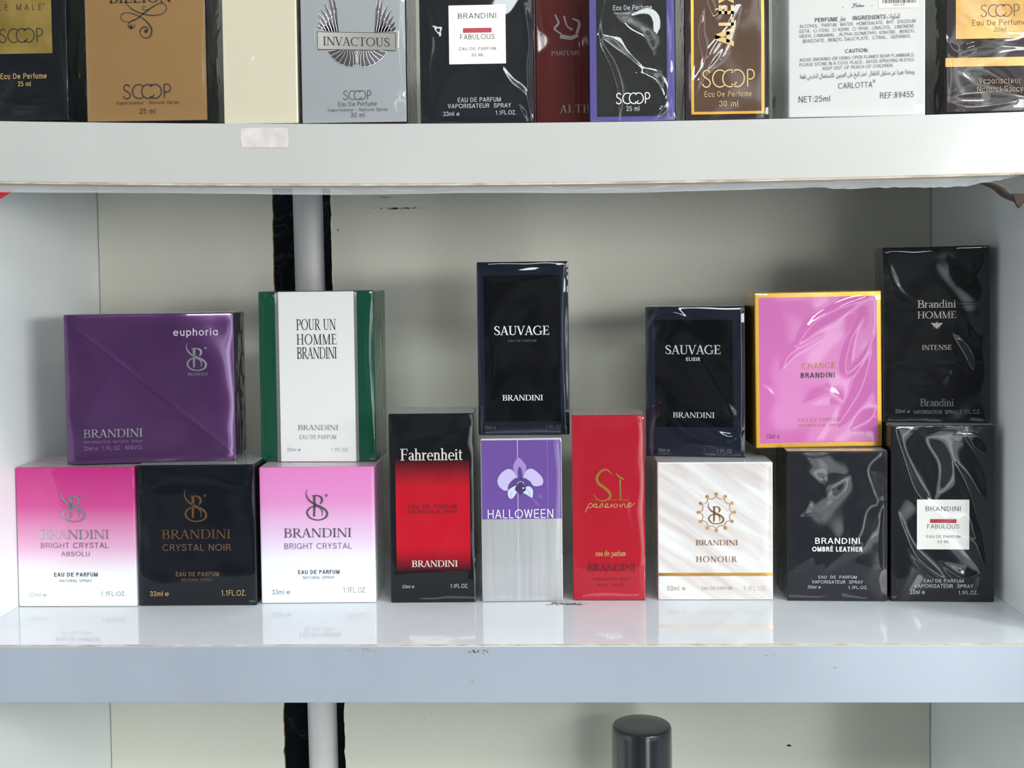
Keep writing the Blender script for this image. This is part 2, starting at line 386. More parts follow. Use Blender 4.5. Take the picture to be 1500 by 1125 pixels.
        P.curve([(.37, .38, T), (.2, .33, T), (.09, .2, K * .9), (.14, .05, T), (.26, .04, T), (.37, .14, T)], 4); A = .5
    elif ch == 'b': st(.13, 0, 1.02, K * .85, False, False); ring(.31, .32, .19, .31, K * .85); A = .56
    elif ch == 'd': ring(.25, .32, .19, .31, K * .85); st(.43, 0, 1.02, K * .85, True, False); P.rect(.3, .43, .985, 1.02); A = .58
    elif ch == 'e': ring(.27, .32, .2, .31, K * .85, 0, 310); hb(.1, .48, .36); A = .53
    elif ch == 'f': st(.15, 0, .85, K * .85, True, False); P.curve([(.15, .8, K * .85), (.22, .97, T * 1.3), (.36, .98, K * .6)], 4); hb(.02, .34, .63); A = .34
    elif ch == 'h': st(.13, 0, 1.02, K * .85, True, False); P.rect(.0, .13, .985, 1.02); P.curve([(.16, .48, T), (.28, .63, T * 1.4), (.42, .54, K * .8), (.43, .38, K * .85), (.43, .03, K * .85)], 4); sf(.43, 0, 1, K * .85, .06); A = .58
    elif ch in 'iI\u0131': st(.13, 0, .66, K * .85, True, False); P.rect(.02, .13, .625, .66); A = .28; ch == 'i' and P.poly([(.13 + .075 * math.cos(q * PI / 4), .86 + .075 * math.sin(q * PI / 4)) for q in range(8)])
    elif ch == 'm': st(.13, 0, .66, K * .85); [P.curve([(x, .48, T), (x + .1, .63, T * 1.4), (x + .23, .52, K * .8), (x + .24, .03, K * .85)], 4) for x in (.16, .42)]; A = .8
    elif ch == 'n': st(.13, 0, .66, K * .85, True, False); P.rect(.0, .13, .625, .66); P.curve([(.16, .48, T), (.28, .63, T * 1.4), (.42, .54, K * .8), (.43, .38, K * .85), (.43, .03, K * .85)], 4); sf(.43, 0, 1, K * .85, .06); A = .58
    elif ch == 'o': ring(.28, .32, .21, .31, K * .85); A = .56
    elif ch == 'p': st(.13, -.28, .66, K * .85); ring(.31, .32, .19, .31, K * .85); A = .56
    elif ch == 'r': st(.13, 0, .66, K * .85, True, False); P.rect(.0, .13, .625, .66); P.curve([(.17, .45, T), (.26, .6, T * 1.4), (.38, .58, K * .8)], 4); A = .41
    elif ch == 't': st(.16, .05, .86, K * .8, False, False); P.curve([(.16, .12, K * .8), (.2, .03, T * 1.3), (.33, .06, T)], 3); hb(.03, .33, .63); A = .35
    elif ch == 'u': P.curve([(.13, .64, K * .85), (.13, .2, K * .85), (.2, .05, T * 1.4), (.33, .05, T), (.43, .2, T)], 4); st(.43, 0, .66, K * .85, False, False); A = .56
    else: A = .35
    return P.v, P.f, A
def serif(body, gap=0.04):
    key = ('serif', body, gap)
    if key in _cache: return _cache[key]
    vs, fs, x = [], [], 0.0
    for ch in body:
        v, f, adv = serif_glyph(ch); k = len(vs)
        vs += [(a + x, b) for a, b in v]; fs += [tuple(i + k for i in q) for q in f]; x += adv + gap
    _cache[key] = (vs, fs)
    return vs, fs

# ---- Arabic print, letters joined by hand
_forms = {}
for cp in range(0xFE80, 0xFEF5):
    dd = unicodedata.decomposition(chr(cp)).split()
    if len(dd) == 2: _forms[(dd[1], dd[0])] = chr(cp)
def arabic(txt):
    def f(c, k): return _forms.get(('%04X' % ord(c), k))
    out = []
    for i, c in enumerate(txt):
        if c == ' ': out.append(' '); continue
        pj = i > 0 and txt[i - 1] != ' ' and f(txt[i - 1], '<initial>') is not None
        nj = i + 1 < len(txt) and txt[i + 1] != ' ' and f(c, '<initial>') is not None
        k = '<medial>' if pj and nj else '<final>' if pj else '<initial>' if nj else '<isolated>'
        out.append(f(c, k) or f(c, '<isolated>') or c)
    return ''.join(out[::-1])

# ------------------------------------------------------------------ one perfume carton
UP = 'perfume boxes on the upper shelf'
def clear_wrap(name, amount, col, rough):
    m = bpy.data.materials.new(name); m.use_nodes = True
    t = m.node_tree; b = t.nodes['Principled BSDF']; b.inputs['Base Color'].default_value = (*col, 1); b.inputs['Roughness'].default_value = rough
    tr = t.nodes.new('ShaderNodeBsdfTransparent'); mx = t.nodes.new('ShaderNodeMixShader'); mx.inputs[0].default_value = amount
    t.links.new(tr.outputs[0], mx.inputs[1]); t.links.new(b.outputs[0], mx.inputs[2]); t.links.new(mx.outputs[0], t.nodes['Material Output'].inputs[0])
    return m
WRAPFOLD = clear_wrap('folded_wrap', 0.5, (0.78, 0.82, 0.80), 0.12)
class Carton:
    """A wrapped carton. Print is laid out in the artwork's own units: art = (left, top, right, bottom)."""
    def __init__(s, label, loc, rz, W, H, D, art, seed, body, wrap=0.05, creases=(), group='perfume boxes on the middle shelf', ry=0.0, pillow=0.28, panel=None):
        s.W, s.H, s.D, s.art, s.seed, s.wrap, s.pillow = W, H, D, art, seed, wrap, pillow
        n = Vector((-math.sin(rz), math.cos(rz), 0))
        base = Vector(loc) + n * (D / 2)
        s.root = tag(empty('perfume_box', base, rz, ry), label, 'perfume box', group)
        s.creases = [([s.uv(*p) for p in pts], w * s.sx * 1.15, a * 0.7) for pts, w, a in creases]
        rr = np.random.RandomState(seed)
        s.waves = [(rr.uniform(0, 2 * PI), rr.uniform(70, 260), rr.uniform(0, 2 * PI), rr.uniform(0.5, 1.0)) for _ in range(7)]
        bm = bmesh.new(); bm_box(bm, -W / 2, W / 2, -D / 2, D / 2, 0, H, 0.0007, 2)
        s.carton = bm_obj('carton', bm, body, s.root)
        b = 0.0006
        s.panel('front_panel', panel or body, -W / 2 + b, W / 2 - b, b, H - b, 0.0001)
        if group != UP:
            # the clear wrap folded over the lid
            nx, ny = 40, 24
            U, V = np.meshgrid(np.linspace(-W / 2 + .0003, W / 2 - .0003, nx), np.linspace(-D / 2 + .0003, D / 2 - .0003, ny))
            Z = H + 0.00010 + 0.00005 * np.sin(U * 900 + 3 * np.sin(V * 300 + seed)) * np.sin(V * 700 + seed)
            i = np.arange(nx * ny).reshape(ny, nx)
            me = bpy.data.meshes.new('wrap_fold')
            me.from_pydata(np.stack([U.ravel(), V.ravel(), Z.ravel()], 1).tolist(), [], np.stack([i[:-1, :-1].ravel(), i[:-1, 1:].ravel(), i[1:, 1:].ravel(), i[1:, :-1].ravel()], 1).tolist()); me.update()
            for p in me.polygons: p.use_smooth = True
            link('wrap_fold', me, WRAPFOLD, s.root)
    @property
    def sx(s): return s.W / (s.art[2] - s.art[0])
    def uv(s, x, y):
        a = s.art
        return ((x - a[0]) / (a[2] - a[0]) - 0.5) * s.W, (a[3] - y) / (a[3] - a[1]) * s.H
    def film(s, u, v):
        """tilt of the clear wrap over the face: pillowed rims, gentle waves, sharp creases"""
        u = np.asarray(u, float); v = np.asarray(v, float)
        e = 0.0028
        nx = s.pillow * (np.exp(-(s.W / 2 - u) / e) - np.exp(-(s.W / 2 + u) / e))
        nz = s.pillow * (np.exp(-(s.H - v) / e) - np.exp(-v / e))
        wu = u + 0.006 * np.sin(v * 130 + s.seed); wv = v + 0.006 * np.sin(u * 150 + 2 * s.seed)
        for a, fr, ph, am in s.waves:
            ca, sa = math.cos(a), math.sin(a)
            g = s.wrap * am * np.cos(fr * (wu * ca + wv * sa) + ph) * 0.55
            nx = nx + g * ca; nz = nz + g * sa
        for pts, w, amp in s.creases:
            best = np.full(u.shape, 1e9); sd = np.zeros(u.shape); gx = np.zeros(u.shape); gz = np.zeros(u.shape); ta = np.zeros(u.shape)
            q = smooth([(a, b, 0) for a, b in pts], 5) if len(pts) > 2 else [(a, b, 0) for a, b in pts]
            for i in range(len(q) - 1):
                ax, ay = q[i][:2]; bx, by = q[i + 1][:2]; dx, dy = bx - ax, by - ay; L2 = dx * dx + dy * dy + 1e-18
                t = np.clip(((u - ax) * dx + (v - ay) * dy) / L2, 0, 1)
                ex, ey = u - ax - t * dx, v - ay - t * dy; d = np.hypot(ex, ey)
                sg = np.sign(dx * ey - dy * ex); L = math.sqrt(L2)
                m = d < best
                best = np.where(m, d, best); sd = np.where(m, sg * d, sd)
                gx = np.where(m, -dy / L, gx); gz = np.where(m, dx / L, gz)
                ta = np.where(m, (i + t) / (len(q) - 1), ta)
            ww = np.maximum(w * (0.35 + 0.65 * np.sin(PI * np.clip(ta, 0.02, 0.98))), 0.0013)
            amp_t = amp * np.sin(PI * np.clip(ta, 0.04, 0.96)) ** 0.5
            r = sd / ww
            k = amp_t * 2.33 * r * np.exp(-r * r)
            nx = nx + k * gx; nz = nz + k * gz
        return nx, nz
    def _attr(s, me):
        co = np.empty(len(me.vertices) * 3); me.vertices.foreach_get('co', co); co = co.reshape(-1, 3)
        nx, nz = s.film(co[:, 0], co[:, 2])
        at = me.attributes.new('film', 'FLOAT_VECTOR', 'POINT')
        at.data.foreach_set('vector', np.stack([nx, np.zeros_like(nx), nz], 1).astype(np.float32).ravel())
    def panel(s, name, m, u0, u1, v0, v1, off, step=0.0008, parent=None):
        nu = max(2, int((u1 - u0) / step) + 1); nv = max(2, int((v1 - v0) / step) + 1)
        U, V = np.meshgrid(np.linspace(u0, u1, nu), np.linspace(v0, v1, nv))
        vs = np.stack([U.ravel(), np.full(U.size, -s.D / 2 - off), V.ravel()], 1)
        i = np.arange(nu * nv).reshape(nv, nu)
        fs = np.stack([i[:-1, :-1].ravel(), i[:-1, 1:].ravel(), i[1:, 1:].ravel(), i[1:, :-1].ravel()], 1)
        me = bpy.data.meshes.new(name); me.from_pydata(vs.tolist(), [], fs.tolist()); me.update()
        s._attr(me)
        return link(name, me, m, parent or s.root)
    def apanel(s, name, m, x0, y0, x1, y1, off=0.0002, **k):
        a = s.uv(x0, y1); b = s.uv(x1, y0)
        return s.panel(name, m, a[0], b[0], a[1], b[1], off, **k)
    def put(s, name, P, m, off=0.0004, parent=None):
        """link collected print (already in face metres) as one part"""
        me = bpy.data.meshes.new(name)
        me.from_pydata([(u, -s.D / 2 - off, v) for u, v in P.v], [], P.f); me.update()
        s._attr(me)
        return link(name, me, m, parent or s.root)
    def text(s, P, body, x0, x1, ycap, ybase, face='sans', bold=0.0, caps=True, gap=0.04, rise=0.0):
        """set a line so its letters span x0..x1 and its capitals ycap..ybase"""
        if face == 'serif': vs, fs = serif(body, gap); ch = 1.0
        elif any('\u0600' <= c_ <= '\uffff' and c_ != '\u212e' for c_ in body): vs, fs = builtin(body); ch = 1.0
        else: vs, fs = sans(body, bold); ch = 1.0
        xs = [v[0] for v in vs]; xa, xb = min(xs), max(xs)
        def fn(p):
            t = (p[0] - xa) / (xb - xa)
            return s.uv(x0 + t * (x1 - x0), ybase + (ycap - ybase) * p[1] / ch - rise * (t - .5))
        P.add(vs, fs, fn)
    def line(s, name, body, x0, x1, ycap, ybase, m, **k):
        P = Print(); s.text(P, body, x0, x1, ycap, ybase, **k); return s.put(name, P, m)
    def lines(s, name, m, rows, **k):
        P = Print()
        for r in rows:
            if len(rows) < 5: P = Print()
            kk = dict(k); kk.update(r[5] if len(r) > 5 else {}); s.text(P, *r[:5], **kk)
            if len(rows) < 5: s.put(name, P, m)
        if len(rows) >= 5: s.put(name, P, m)
    def draw(s, name, m, fn, off=0.0004):
        """fn(P) draws in artwork units; y runs down the artwork"""
        Q = Print(); fn(Q); P = Print()
        for f in Q.f: P.poly([s.uv(*Q.v[i]) for i in f])
        return s.put(name, P, m, off)

def b_emblem(x0, y0, x1, y1):
    """the house monogram: a horned swash through a P with a round bowl"""
    def f(P):
        def q(pts): return [(x0 + (a - 367) / 145 * (x1 - x0), y0 + (b - 258) / 212 * (y1 - y0), w / 145 * (x1 - x0)) for a, b, w in pts]
        P.curve(q([(378, 258, 2), (368, 285, 6), (375, 315, 10), (400, 345, 13), (440, 367, 13), (480, 388, 14), (505, 412, 15), (506, 440, 14), (485, 460, 10), (445, 469, 8), (400, 458, 10), (376, 432, 13), (376, 405, 12), (400, 382, 9), (435, 376, 8), (462, 388, 8), (476, 412, 8), (473, 442, 4)]), 4)
        P.stroke(q([(424, 303, 18), (423, 380, 16), (420, 446, 13)]))
        P.curve(q([(408, 304, 6), (445, 303, 8), (470, 316, 15), (475, 338, 15), (462, 360, 7)]), 4)
    return f
def reg_mark(x, y, r):
    return lambda P: P.stroke([(x + r * math.cos(a * PI / 5), y + r * math.sin(a * PI / 5), r * .7) for a in range(10)], True)
def scoop(x0, x1, y0, y1, w=0.075):
    def f(P):
        h = y1 - y0; k = (x1 - x0) / 3.62
        def q(pts): return [(x0 + a * k, y1 - b * h, w * h) for a, b in pts]
        def arc(cx, r, a0, a1, n=20): return [(cx + r * math.cos(math.radians(a0 + (a1 - a0) * i / n)), .5 + .5 * math.sin(math.radians(a0 + (a1 - a0) * i / n))) for i in range(n + 1)]
        P.stroke(q([p[:2] for p in smooth([(.52, .84, 0), (.44, .95, 0), (.3, 1, 0), (.12, .92, 0), (.06, .76, 0), (.14, .61, 0), (.3, .52, 0), (.46, .42, 0), (.55, .26, 0), (.48, .08, 0), (.29, 0, 0), (.1, .06, 0), (.02, .2, 0)], 4)]))
        P.stroke(q(arc(1.22, .5, 52, 308)))
        P.stroke(q(arc(1.92, .5, 48, 335)))
        P.stroke(q(arc(2.42, .5, 140, -140)))
        P.stroke(q([(3.14, 0), (3.14, 1)]))
        P.stroke(q([(3.14, 1), (3.36, 1)] + [(3.36 + .25 * math.cos(math.radians(90 - 18 * i)), .72 + .28 * math.sin(math.radians(90 - 18 * i))) for i in range(11)] + [(3.14, .44)]))
    return f

# ---- shared print materials
WHITE = ink('white', (228, 232, 232)); PALE = ink('pale', (188, 192, 198)); GREY = ink('grey', (120, 124, 132)); DIM = ink('dim', (95, 97, 104))
BLACK = ink('black', (24, 22, 28)); PLUM = ink('plum', (62, 38, 72)); DARKRED = ink('dark_red', (70, 16, 22))
SILVER = foil('silver', (205, 205, 212)); GOLD = foil('gold', (205, 160, 84)); BRONZE = foil('bronze', (165, 125, 85)); STEEL = foil('steel', (150, 146, 156))
BROWN_INK = ink('brown', (104, 84, 64)); GOLD_INK = ink('gold', (198, 166, 104)); RED_INK = ink('red', (176, 36, 56)); SOFT = ink('soft', (168, 168, 172))
def wrapped(name, base, **k):
    k.setdefault('rough', 0.5); k.setdefault('coat', 1.0); k.setdefault('film', 'attr'); k.setdefault('spec', 0.08); return mat(name, base, **k)
def side(name, base, **k):
    k.setdefault('rough', 0.5); k.setdefault('coat', 1.0); k.setdefault('film', 'bump'); k.setdefault('spec', 0.08); return mat(name, base, **k)

# ------------------------------------------------------------------ the shelving unit
XL, XR, DEEP = -0.3115, 0.2555, 0.209
def ztop(x): return 0.04971 * x * x - 0.00521 * x + 0.26480
def zlip(x): return 0.04574 * x * x - 0.00390 * x + 0.23391
LAM = mat('white_laminate', noisy((220, 225, 228), (228, 232, 234), scale=9), rough=0.16, spec=0.5, bump=(14, 0.03, 0.002))
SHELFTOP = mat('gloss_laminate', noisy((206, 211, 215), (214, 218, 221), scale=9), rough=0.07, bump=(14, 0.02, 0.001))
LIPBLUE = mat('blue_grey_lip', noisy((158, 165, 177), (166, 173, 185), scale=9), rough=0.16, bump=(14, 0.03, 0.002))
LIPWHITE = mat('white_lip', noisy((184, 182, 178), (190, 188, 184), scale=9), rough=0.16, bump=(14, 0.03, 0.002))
LAMSIDE = mat('side_laminate', noisy((234, 239, 239), (240, 244, 244), scale=6), rough=0.22, bump=(9, 0.03, 0.003))
RAW = mat('raw_board_edge', noisy((168, 152, 130), (206, 196, 176), scale=90, stretch=(1, 4, 4)), rough=0.8)
BOARD = mat('back_hardboard', noisy((221, 219, 204), (228, 226, 212), scale=900, detail=3), rough=0.55, bump=(700, 0.08, 0.0004))
FIBRE = mat('torn_fibre', noisy((92, 68, 34), (150, 118, 66), scale=300), rough=0.95)
MARK = mat('grime', noisy((150, 144, 136), (176, 172, 166), scale=500), rough=0.8)

unit = tag(empty('shelving_unit', (0, 0, 0)), 'white laminate shelving unit that all the perfume boxes stand in', 'shelf')
unit_side = [box_obj('side_panel', XL - 0.018, XL, 0.0165, DEEP + 0.003, -0.44, 0.49, LAMSIDE, unit, 0.0005),
             box_obj('side_panel', XR, XR + 0.018, 0.0165, DEEP + 0.003, -0.44, 0.49, LAMSIDE, unit, 0.0005)]
def swept(name, fy0, fy1, f0, f1, x0, x1, m, parent, n=48):
    """a board between two curves of x"""
    bm = bmesh.new(); rows = []
    for i in range(n + 1):
        x = x0 + (x1 - x0) * i / n
        rows.append([bm.verts.new(p) for p in ((x, fy0, f0(x)), (x, fy1, f0(x)), (x, fy1, f1(x)), (x, fy0, f1(x)))])
    for a, b in zip(rows, rows[1:]):
        for k in range(4): bm.faces.new((a[k], b[k], b[(k + 1) % 4], a[(k + 1) % 4]))
    bm.faces.new(rows[0]); bm.faces.new(rows[-1][::-1])
    bmesh.ops.recalc_face_normals(bm, faces=bm.faces)
    return bm_obj(name, bm, m, parent)
# middle shelf, with its scuffs
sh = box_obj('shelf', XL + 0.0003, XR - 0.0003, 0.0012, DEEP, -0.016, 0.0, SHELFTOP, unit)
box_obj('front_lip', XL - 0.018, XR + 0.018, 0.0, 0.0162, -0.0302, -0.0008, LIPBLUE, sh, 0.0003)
swept('edge_strip', 0.0003, 0.0013, lambda x: -0.0012 + 0.00012 * math.sin(x * 90) * math.sin(x * 37), lambda x: -0.0001, XL - 0.018, XR + 0.018, RAW, sh)
# upper shelf, sagging a little in the middle
su = swept('shelf', 0.016, DEEP, lambda x: ztop(x) - 0.016, ztop, XL + 0.0003, XR - 0.0003, LAM, unit)
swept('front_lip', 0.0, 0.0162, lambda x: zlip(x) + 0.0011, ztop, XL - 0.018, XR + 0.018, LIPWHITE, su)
swept('edge_strip', 0.0002, 0.0162, zlip, lambda x: zlip(x) + 0.0011, XL - 0.018, XR + 0.018, RAW, su)
# the boards above and below the frame
box_obj('shelf', XL + 0.0003, XR - 0.0003, 0.0, DEEP, -0.416, -0.400, LAM, unit)
box_obj('shelf', XL + 0.0003, XR - 0.0003, 0.03, DEEP, 0.47, 0.486, LAM, unit)
# back boards either side of the open slot, the slot's edges torn
def back_board(xa, xb, torn):
    rnd = random.Random(5); zs = [-0.44 + 0.93 * i / 300 for i in range(301)]
    def slot(z): return (-0.1899 if torn == 'right' else -0.1487) + (-0.0012 if torn == 'right' else -0.0035) * (z - 0.07) / 0.35 + rnd.gauss(0, 0.00022) + 0.0001 * math.sin(z * 61)
    bm = bmesh.new(); prev = None
    for z in zs:
        s_ = slot(z); l, r = (xa, s_) if torn == 'right' else (s_, xb)
        row = [bm.verts.new(p) for p in ((l, DEEP, z), (r, DEEP, z), (r, DEEP + 0.0032, z), (l, DEEP + 0.0032, z))]
        if prev:
            for k in range(4):
                f = bm.faces.new((prev[k], prev[(k + 1) % 4], row[(k + 1) % 4], row[k]))
                if (k == 1 and torn == 'right') or (k == 3 and torn == 'left'): f.material_index = 1
        prev = row
    bmesh.ops.recalc_face_normals(bm, faces=bm.faces)
    return bm_obj('back_panel', bm, [BOARD, FIBRE], unit)
bl = back_board(XL + 0.0006, None, 'right'); br = back_board(None, XR - 0.0006, 'left')

# small marks of wear: irregular specks lying on a surface
def specks(name, parent, spots, m, plane, seed):
    rnd = random.Random(seed)
    for cx, cy, sx, sy, n, r in spots:
        bm = bmesh.new()
        for _ in range(n):
            x, y = rnd.gauss(cx, sx), rnd.gauss(cy, sy); a0 = rnd.uniform(0, 6); rr = r * rnd.uniform(0.35, 1.3); st = rnd.uniform(1, 2.6)
            vs = []
            for k in range(7):
                a = a0 + k * 2 * PI / 7; q = rr * rnd.uniform(.6, 1.2)
                p = (x + q * st * math.cos(a), y + q * math.sin(a))
                vs.append(bm.verts.new((p[0], -0.00008, p[1]) if plane == 'front' else (p[0], DEEP - 0.00008, p[1]) if plane == 'back' else (p[0], p[1], 0.00008)))
            bm.faces.new(vs)
        bm.normal_update()
        want = Vector((0, 0, 1)) if plane == 'top' else Vector((0, -1, 0))
        for f in bm.faces:
            if f.normal.dot(want) < 0: f.normal_flip()
        bm_obj(name, bm, m, parent)
specks('scuff_mark', sh, [(-0.098, -0.0026, .004, .0006, 26, .0003), (-0.0395, -0.0033, .0035, .0006, 40, .00035), (-0.0425, -0.0195, .0006, .0006, 5, .0004), (0.105, -0.006, .02, .0016, 26, .00028), (0.142, -0.012, .0004, .0004, 4, .0003), (-0.25, -0.012, .03, .007, 12, .0002), (0.0, -0.014, .1, .008, 22, .0002)], MARK, 'front', 3)
specks('scuff_mark', sh, [(0.0052, 0.0765, .0045, .0013, 60, .0007), (0.011, 0.0750, .004, .0012, 30, .0005)], MARK, 'top', 8)
SMUDGE = mat('smudge', noisy((146, 142, 118), (166, 162, 140), scale=600), rough=0.9)
specks('smudge_mark', br, [(-0.102, 0.2362, .0085, .0003, 90, .00035), (-0.113, 0.2438, .0035, .0003, 24, .0003), (-0.145, 0.222, .0004, .0004, 3, .0005), (0.159, -0.135, .0002, .0002, 3, .0008)], SMUDGE, 'back', 4)

# what the slot shows: a dark stone wall and a grey pipe standing against the unit
def marble(nt):
    mp = nt.n('ShaderNodeMapping'); nt.l(nt.obj(), mp.inputs[0]); mp.inputs['Scale'].default_value = (1, 1, 1)
    nz = nt.n('ShaderNodeTexNoise'); nz.inputs['Scale'].default_value = 22; nz.inputs['Detail'].default_value = 3; nz.inputs['Distortion'].default_value = 1.2
    nt.l(mp.outputs[0], nz.inputs['Vector'])
    return nt.ramp(nz.outputs['Fac'], [(0.0, (5, 13, 24)), (0.488, (7, 16, 28)), (0.5, (62, 76, 84)), (0.512, (7, 16, 28)), (1.0, (4, 10, 20))])
wall = box_obj('wall_back', -0.45, 0.40, 0.285, 0.30, -0.46, 0.52, mat('dark_stone', marble, rough=0.3))
wall['kind'] = 'structure'
def lathe(name, prof, m, parent=None, n=48, loc=None):
    bm = bmesh.new(); rows = [[bm.verts.new((r * math.cos(2 * PI * k / n), r * math.sin(2 * PI * k / n), z)) for k in range(n)] for r, z in prof]
    for a, b in zip(rows, rows[1:]):
        for k in range(n): bm.faces.new((a[k], a[(k + 1) % n], b[(k + 1) % n], b[k]))
    bm.faces.new(rows[0][::-1]); bm.faces.new(rows[-1])
    o = bm_obj(name, bm, m, parent, smooth=True)
    o.data.set_sharp_from_angle(angle=math.radians(50)) if hasattr(o.data, 'set_sharp_from_angle') else None
    if loc: o.location = loc
    return o
PIPE = mat('pipe_paint', noisy((212, 212, 212), (234, 233, 231), scale=30, stretch=(1, 1, 0.12)), rough=0.5, bump=(60, 0.2, 0.001))
pipe = lathe('pipe', [(0.0102, -0.46), (0.0102, -0.15), (0.0103, 0.05), (0.0103, 0.25), (0.0102, 0.52)], PIPE, loc=(-0.1664, 0.2240, 0))
pipe.rotation_euler = (0, -0.010, 0)
tag(pipe, 'grey painted vertical pipe standing in the slot behind the shelves', 'pipe')

# clear film left hanging under the upper shelf's lip
FILM = bpy.data.materials.new('hanging_film'); FILM.use_nodes = True
_t = FILM.node_tree; _b = _t.nodes['Principled BSDF']; _b.inputs['Base Color'].default_value = (0.8, 0.82, 0.83, 1); _b.inputs['Roughness'].default_value = 0.12
_tr = _t.nodes.new('ShaderNodeBsdfTransparent'); _mx = _t.nodes.new('ShaderNodeMixShader'); _mx.inputs[0].default_value = 0.30
_t.links.new(_tr.outputs[0], _mx.inputs[1]); _t.links.new(_b.outputs[0], _mx.inputs[2]); _t.links.new(_mx.outputs[0], _t.nodes['Material Output'].inputs[0])
def hanging_film():
    bm = bmesh.new(); rnd = random.Random(2); nx, nz = 220, 5; rows = []
    for i in range(nx + 1):
        t = i / nx; x = -0.308 + 0.5435 * t
        drop = 0.0044 + 0.0003 * math.sin(x * 40)
        if x > 0.06: drop += 0.0006 * math.sin((x - .06) * 60) * (x - 0.06) / 0.15 + 0.0005 * rnd.uniform(-1, 1) * (x - .06) / .15
        if 0.135 < x < 0.16: drop += 0.0008 * math.sin((x - .135) / .025 * PI)
        drop *= 1 - max(0, (x - 0.205) / 0.031) ** 1.5 * 0.9
        rows.append([bm.verts.new((x, 0.0025 + (0.0012 * math.sin(x * 55) + 0.0006 * math.sin(x * 170)) * (k / nz) ** 1.5 - 0.0016 * (k / nz) ** 3, zlip(x) + 0.0002 - drop * k / nz)) for k in range(nz + 1)])
    for a, b in zip(rows, rows[1:]):
        for k in range(nz): bm.faces.new((a[k], a[k + 1], b[k + 1], b[k]))
    o = bm_obj('plastic_film', bm, FILM, smooth=True)
    return tag(o, 'clear protective film strip hanging along the underside of the upper shelf lip', 'plastic film')
hanging_film()
def sheet(name, pts, width, m, y=0.004, t=0.0004):
    """a curled strip seen edge-on: pts (x, z), width front to back"""
    bm = bmesh.new(); q = smooth([(a, b, 0) for a, b in pts], 5); rows = []
    for a, b, _ in q: rows.append([bm.verts.new((a, y, b)), bm.verts.new((a, y + width, b)), bm.verts.new((a, y + width, b + t)), bm.verts.new((a, y, b + t))])
    for a, b in zip(rows, rows[1:]):
        for k in range(4): bm.faces.new((a[k], b[k], b[(k + 1) % 4], a[(k + 1) % 4]))
    bm.faces.new(rows[0]); bm.faces.new(rows[-1][::-1]); bmesh.ops.recalc_face_normals(bm, faces=bm.faces)
    return bm_obj(name, bm, m, smooth=True)
tag(sheet('tape_curl', [(0.2135, 0.2326), (0.2200, 0.2322), (0.2262, 0.2296), (0.2300, 0.2262), (0.2352, 0.2236), (0.242, 0.222)], 0.014, mat('old_tape', (104, 96, 80), rough=0.35), y=0.0042, t=0.0008),
    'curled end of old brown tape at the right end of the upper shelf lip', 'tape')
def scrap():
    bm = bmesh.new(); pts = [(0.2302, 0.2262), (0.2308, 0.2238), (0.2316, 0.2224), (0.2324, 0.2203), (0.2334, 0.2190), (0.2344, 0.2196), (0.2352, 0.2216), (0.236, 0.2238), (0.236, 0.2262)]
    f = bm.faces.new([bm.verts.new((a, 0.0022, b)) for a, b in pts]); r = bmesh.ops.extrude_face_region(bm, geom=[f])
    for v in r['geom']:
        if isinstance(v, bmesh.types.BMVert): v.co.y += 0.0016
    bmesh.ops.recalc_face_normals(bm, faces=bm.faces)
    return tag(bm_obj('tape_scrap', bm, mat('dark_scrap', noisy((40, 28, 22), (66, 46, 34), scale=300), rough=0.8)), 'dark brown ragged scrap hanging from the curled tape in the top right corner', 'scrap')
scrap()
def red_corner():
    bm = bmesh.new(); f = bm.faces.new([bm.verts.new(p) for p in ((-0.2768, 0.006, 0.2354), (-0.309, 0.006, 0.2358), (-0.309, 0.006, 0.2168))])
    r = bmesh.ops.extrude_face_region(bm, geom=[f])
    for v in r['geom']:
        if isinstance(v, bmesh.types.BMVert): v.co.y += 0.0006
    bmesh.ops.recalc_face_normals(bm, faces=bm.faces)
    return tag(bm_obj('red_card', bm, mat('red_card', (205, 30, 52), rough=0.4)), 'corner of a red card poking in under the left end of the upper shelf', 'card')
red_corner()
# old tape patch on the upper lip
tp = bmesh.new()
_r = random.Random(9)
_edge = [(-0.1563, 0.2645), (-0.145, 0.2647), (-0.1325, 0.2643), (-0.1321, 0.2600), (-0.1323, 0.2545), (-0.1440, 0.2547), (-0.1560, 0.2549), (-0.1566, 0.2600)]
_f = tp.faces.new([tp.verts.new((a, -0.00015, b)) for a, b in _edge[::-1]])
tp.normal_update()
if _f.normal.y > 0: _f.normal_flip()
tag(bm_obj('tape_patch', tp, mat('faded_tape', noisy((196, 184, 182), (214, 206, 204), scale=120), rough=0.35)), 'faded rectangle of old tape stuck on the upper shelf lip, left of centre', 'tape')

# the capped bottle on the shelf below
bot = tag(empty('bottle', (0.0545, 0.150, -0.400)), 'round dark grey bottle cap rising below the lower shelf', 'bottle')
CAP = mat('smoky_plastic', (44, 47, 51), rough=0.22, coat=0.6, coat_ior=1.5)
GLASS = mat('dark_glass', (30, 32, 38), rough=0.1)
up = lambda prof: [(r, z + 0.135) for r, z in prof]
lathe('cap', up([(0.0192, 0.112), (0.0193, 0.12), (0.0191, 0.1625), (0.0189, 0.1655), (0.0184, 0.1666), (0.0176, 0.1671), (0.0172, 0.1672), (0.0100, 0.1672), (0.0015, 0.1672)]), CAP, bot)
lathe('body', [(0.021, 0.0003), (0.022, 0.002)] + up([(0.022, 0.098), (0.019, 0.106), (0.012, 0.110), (0.012, 0.1121)]), GLASS, bot)

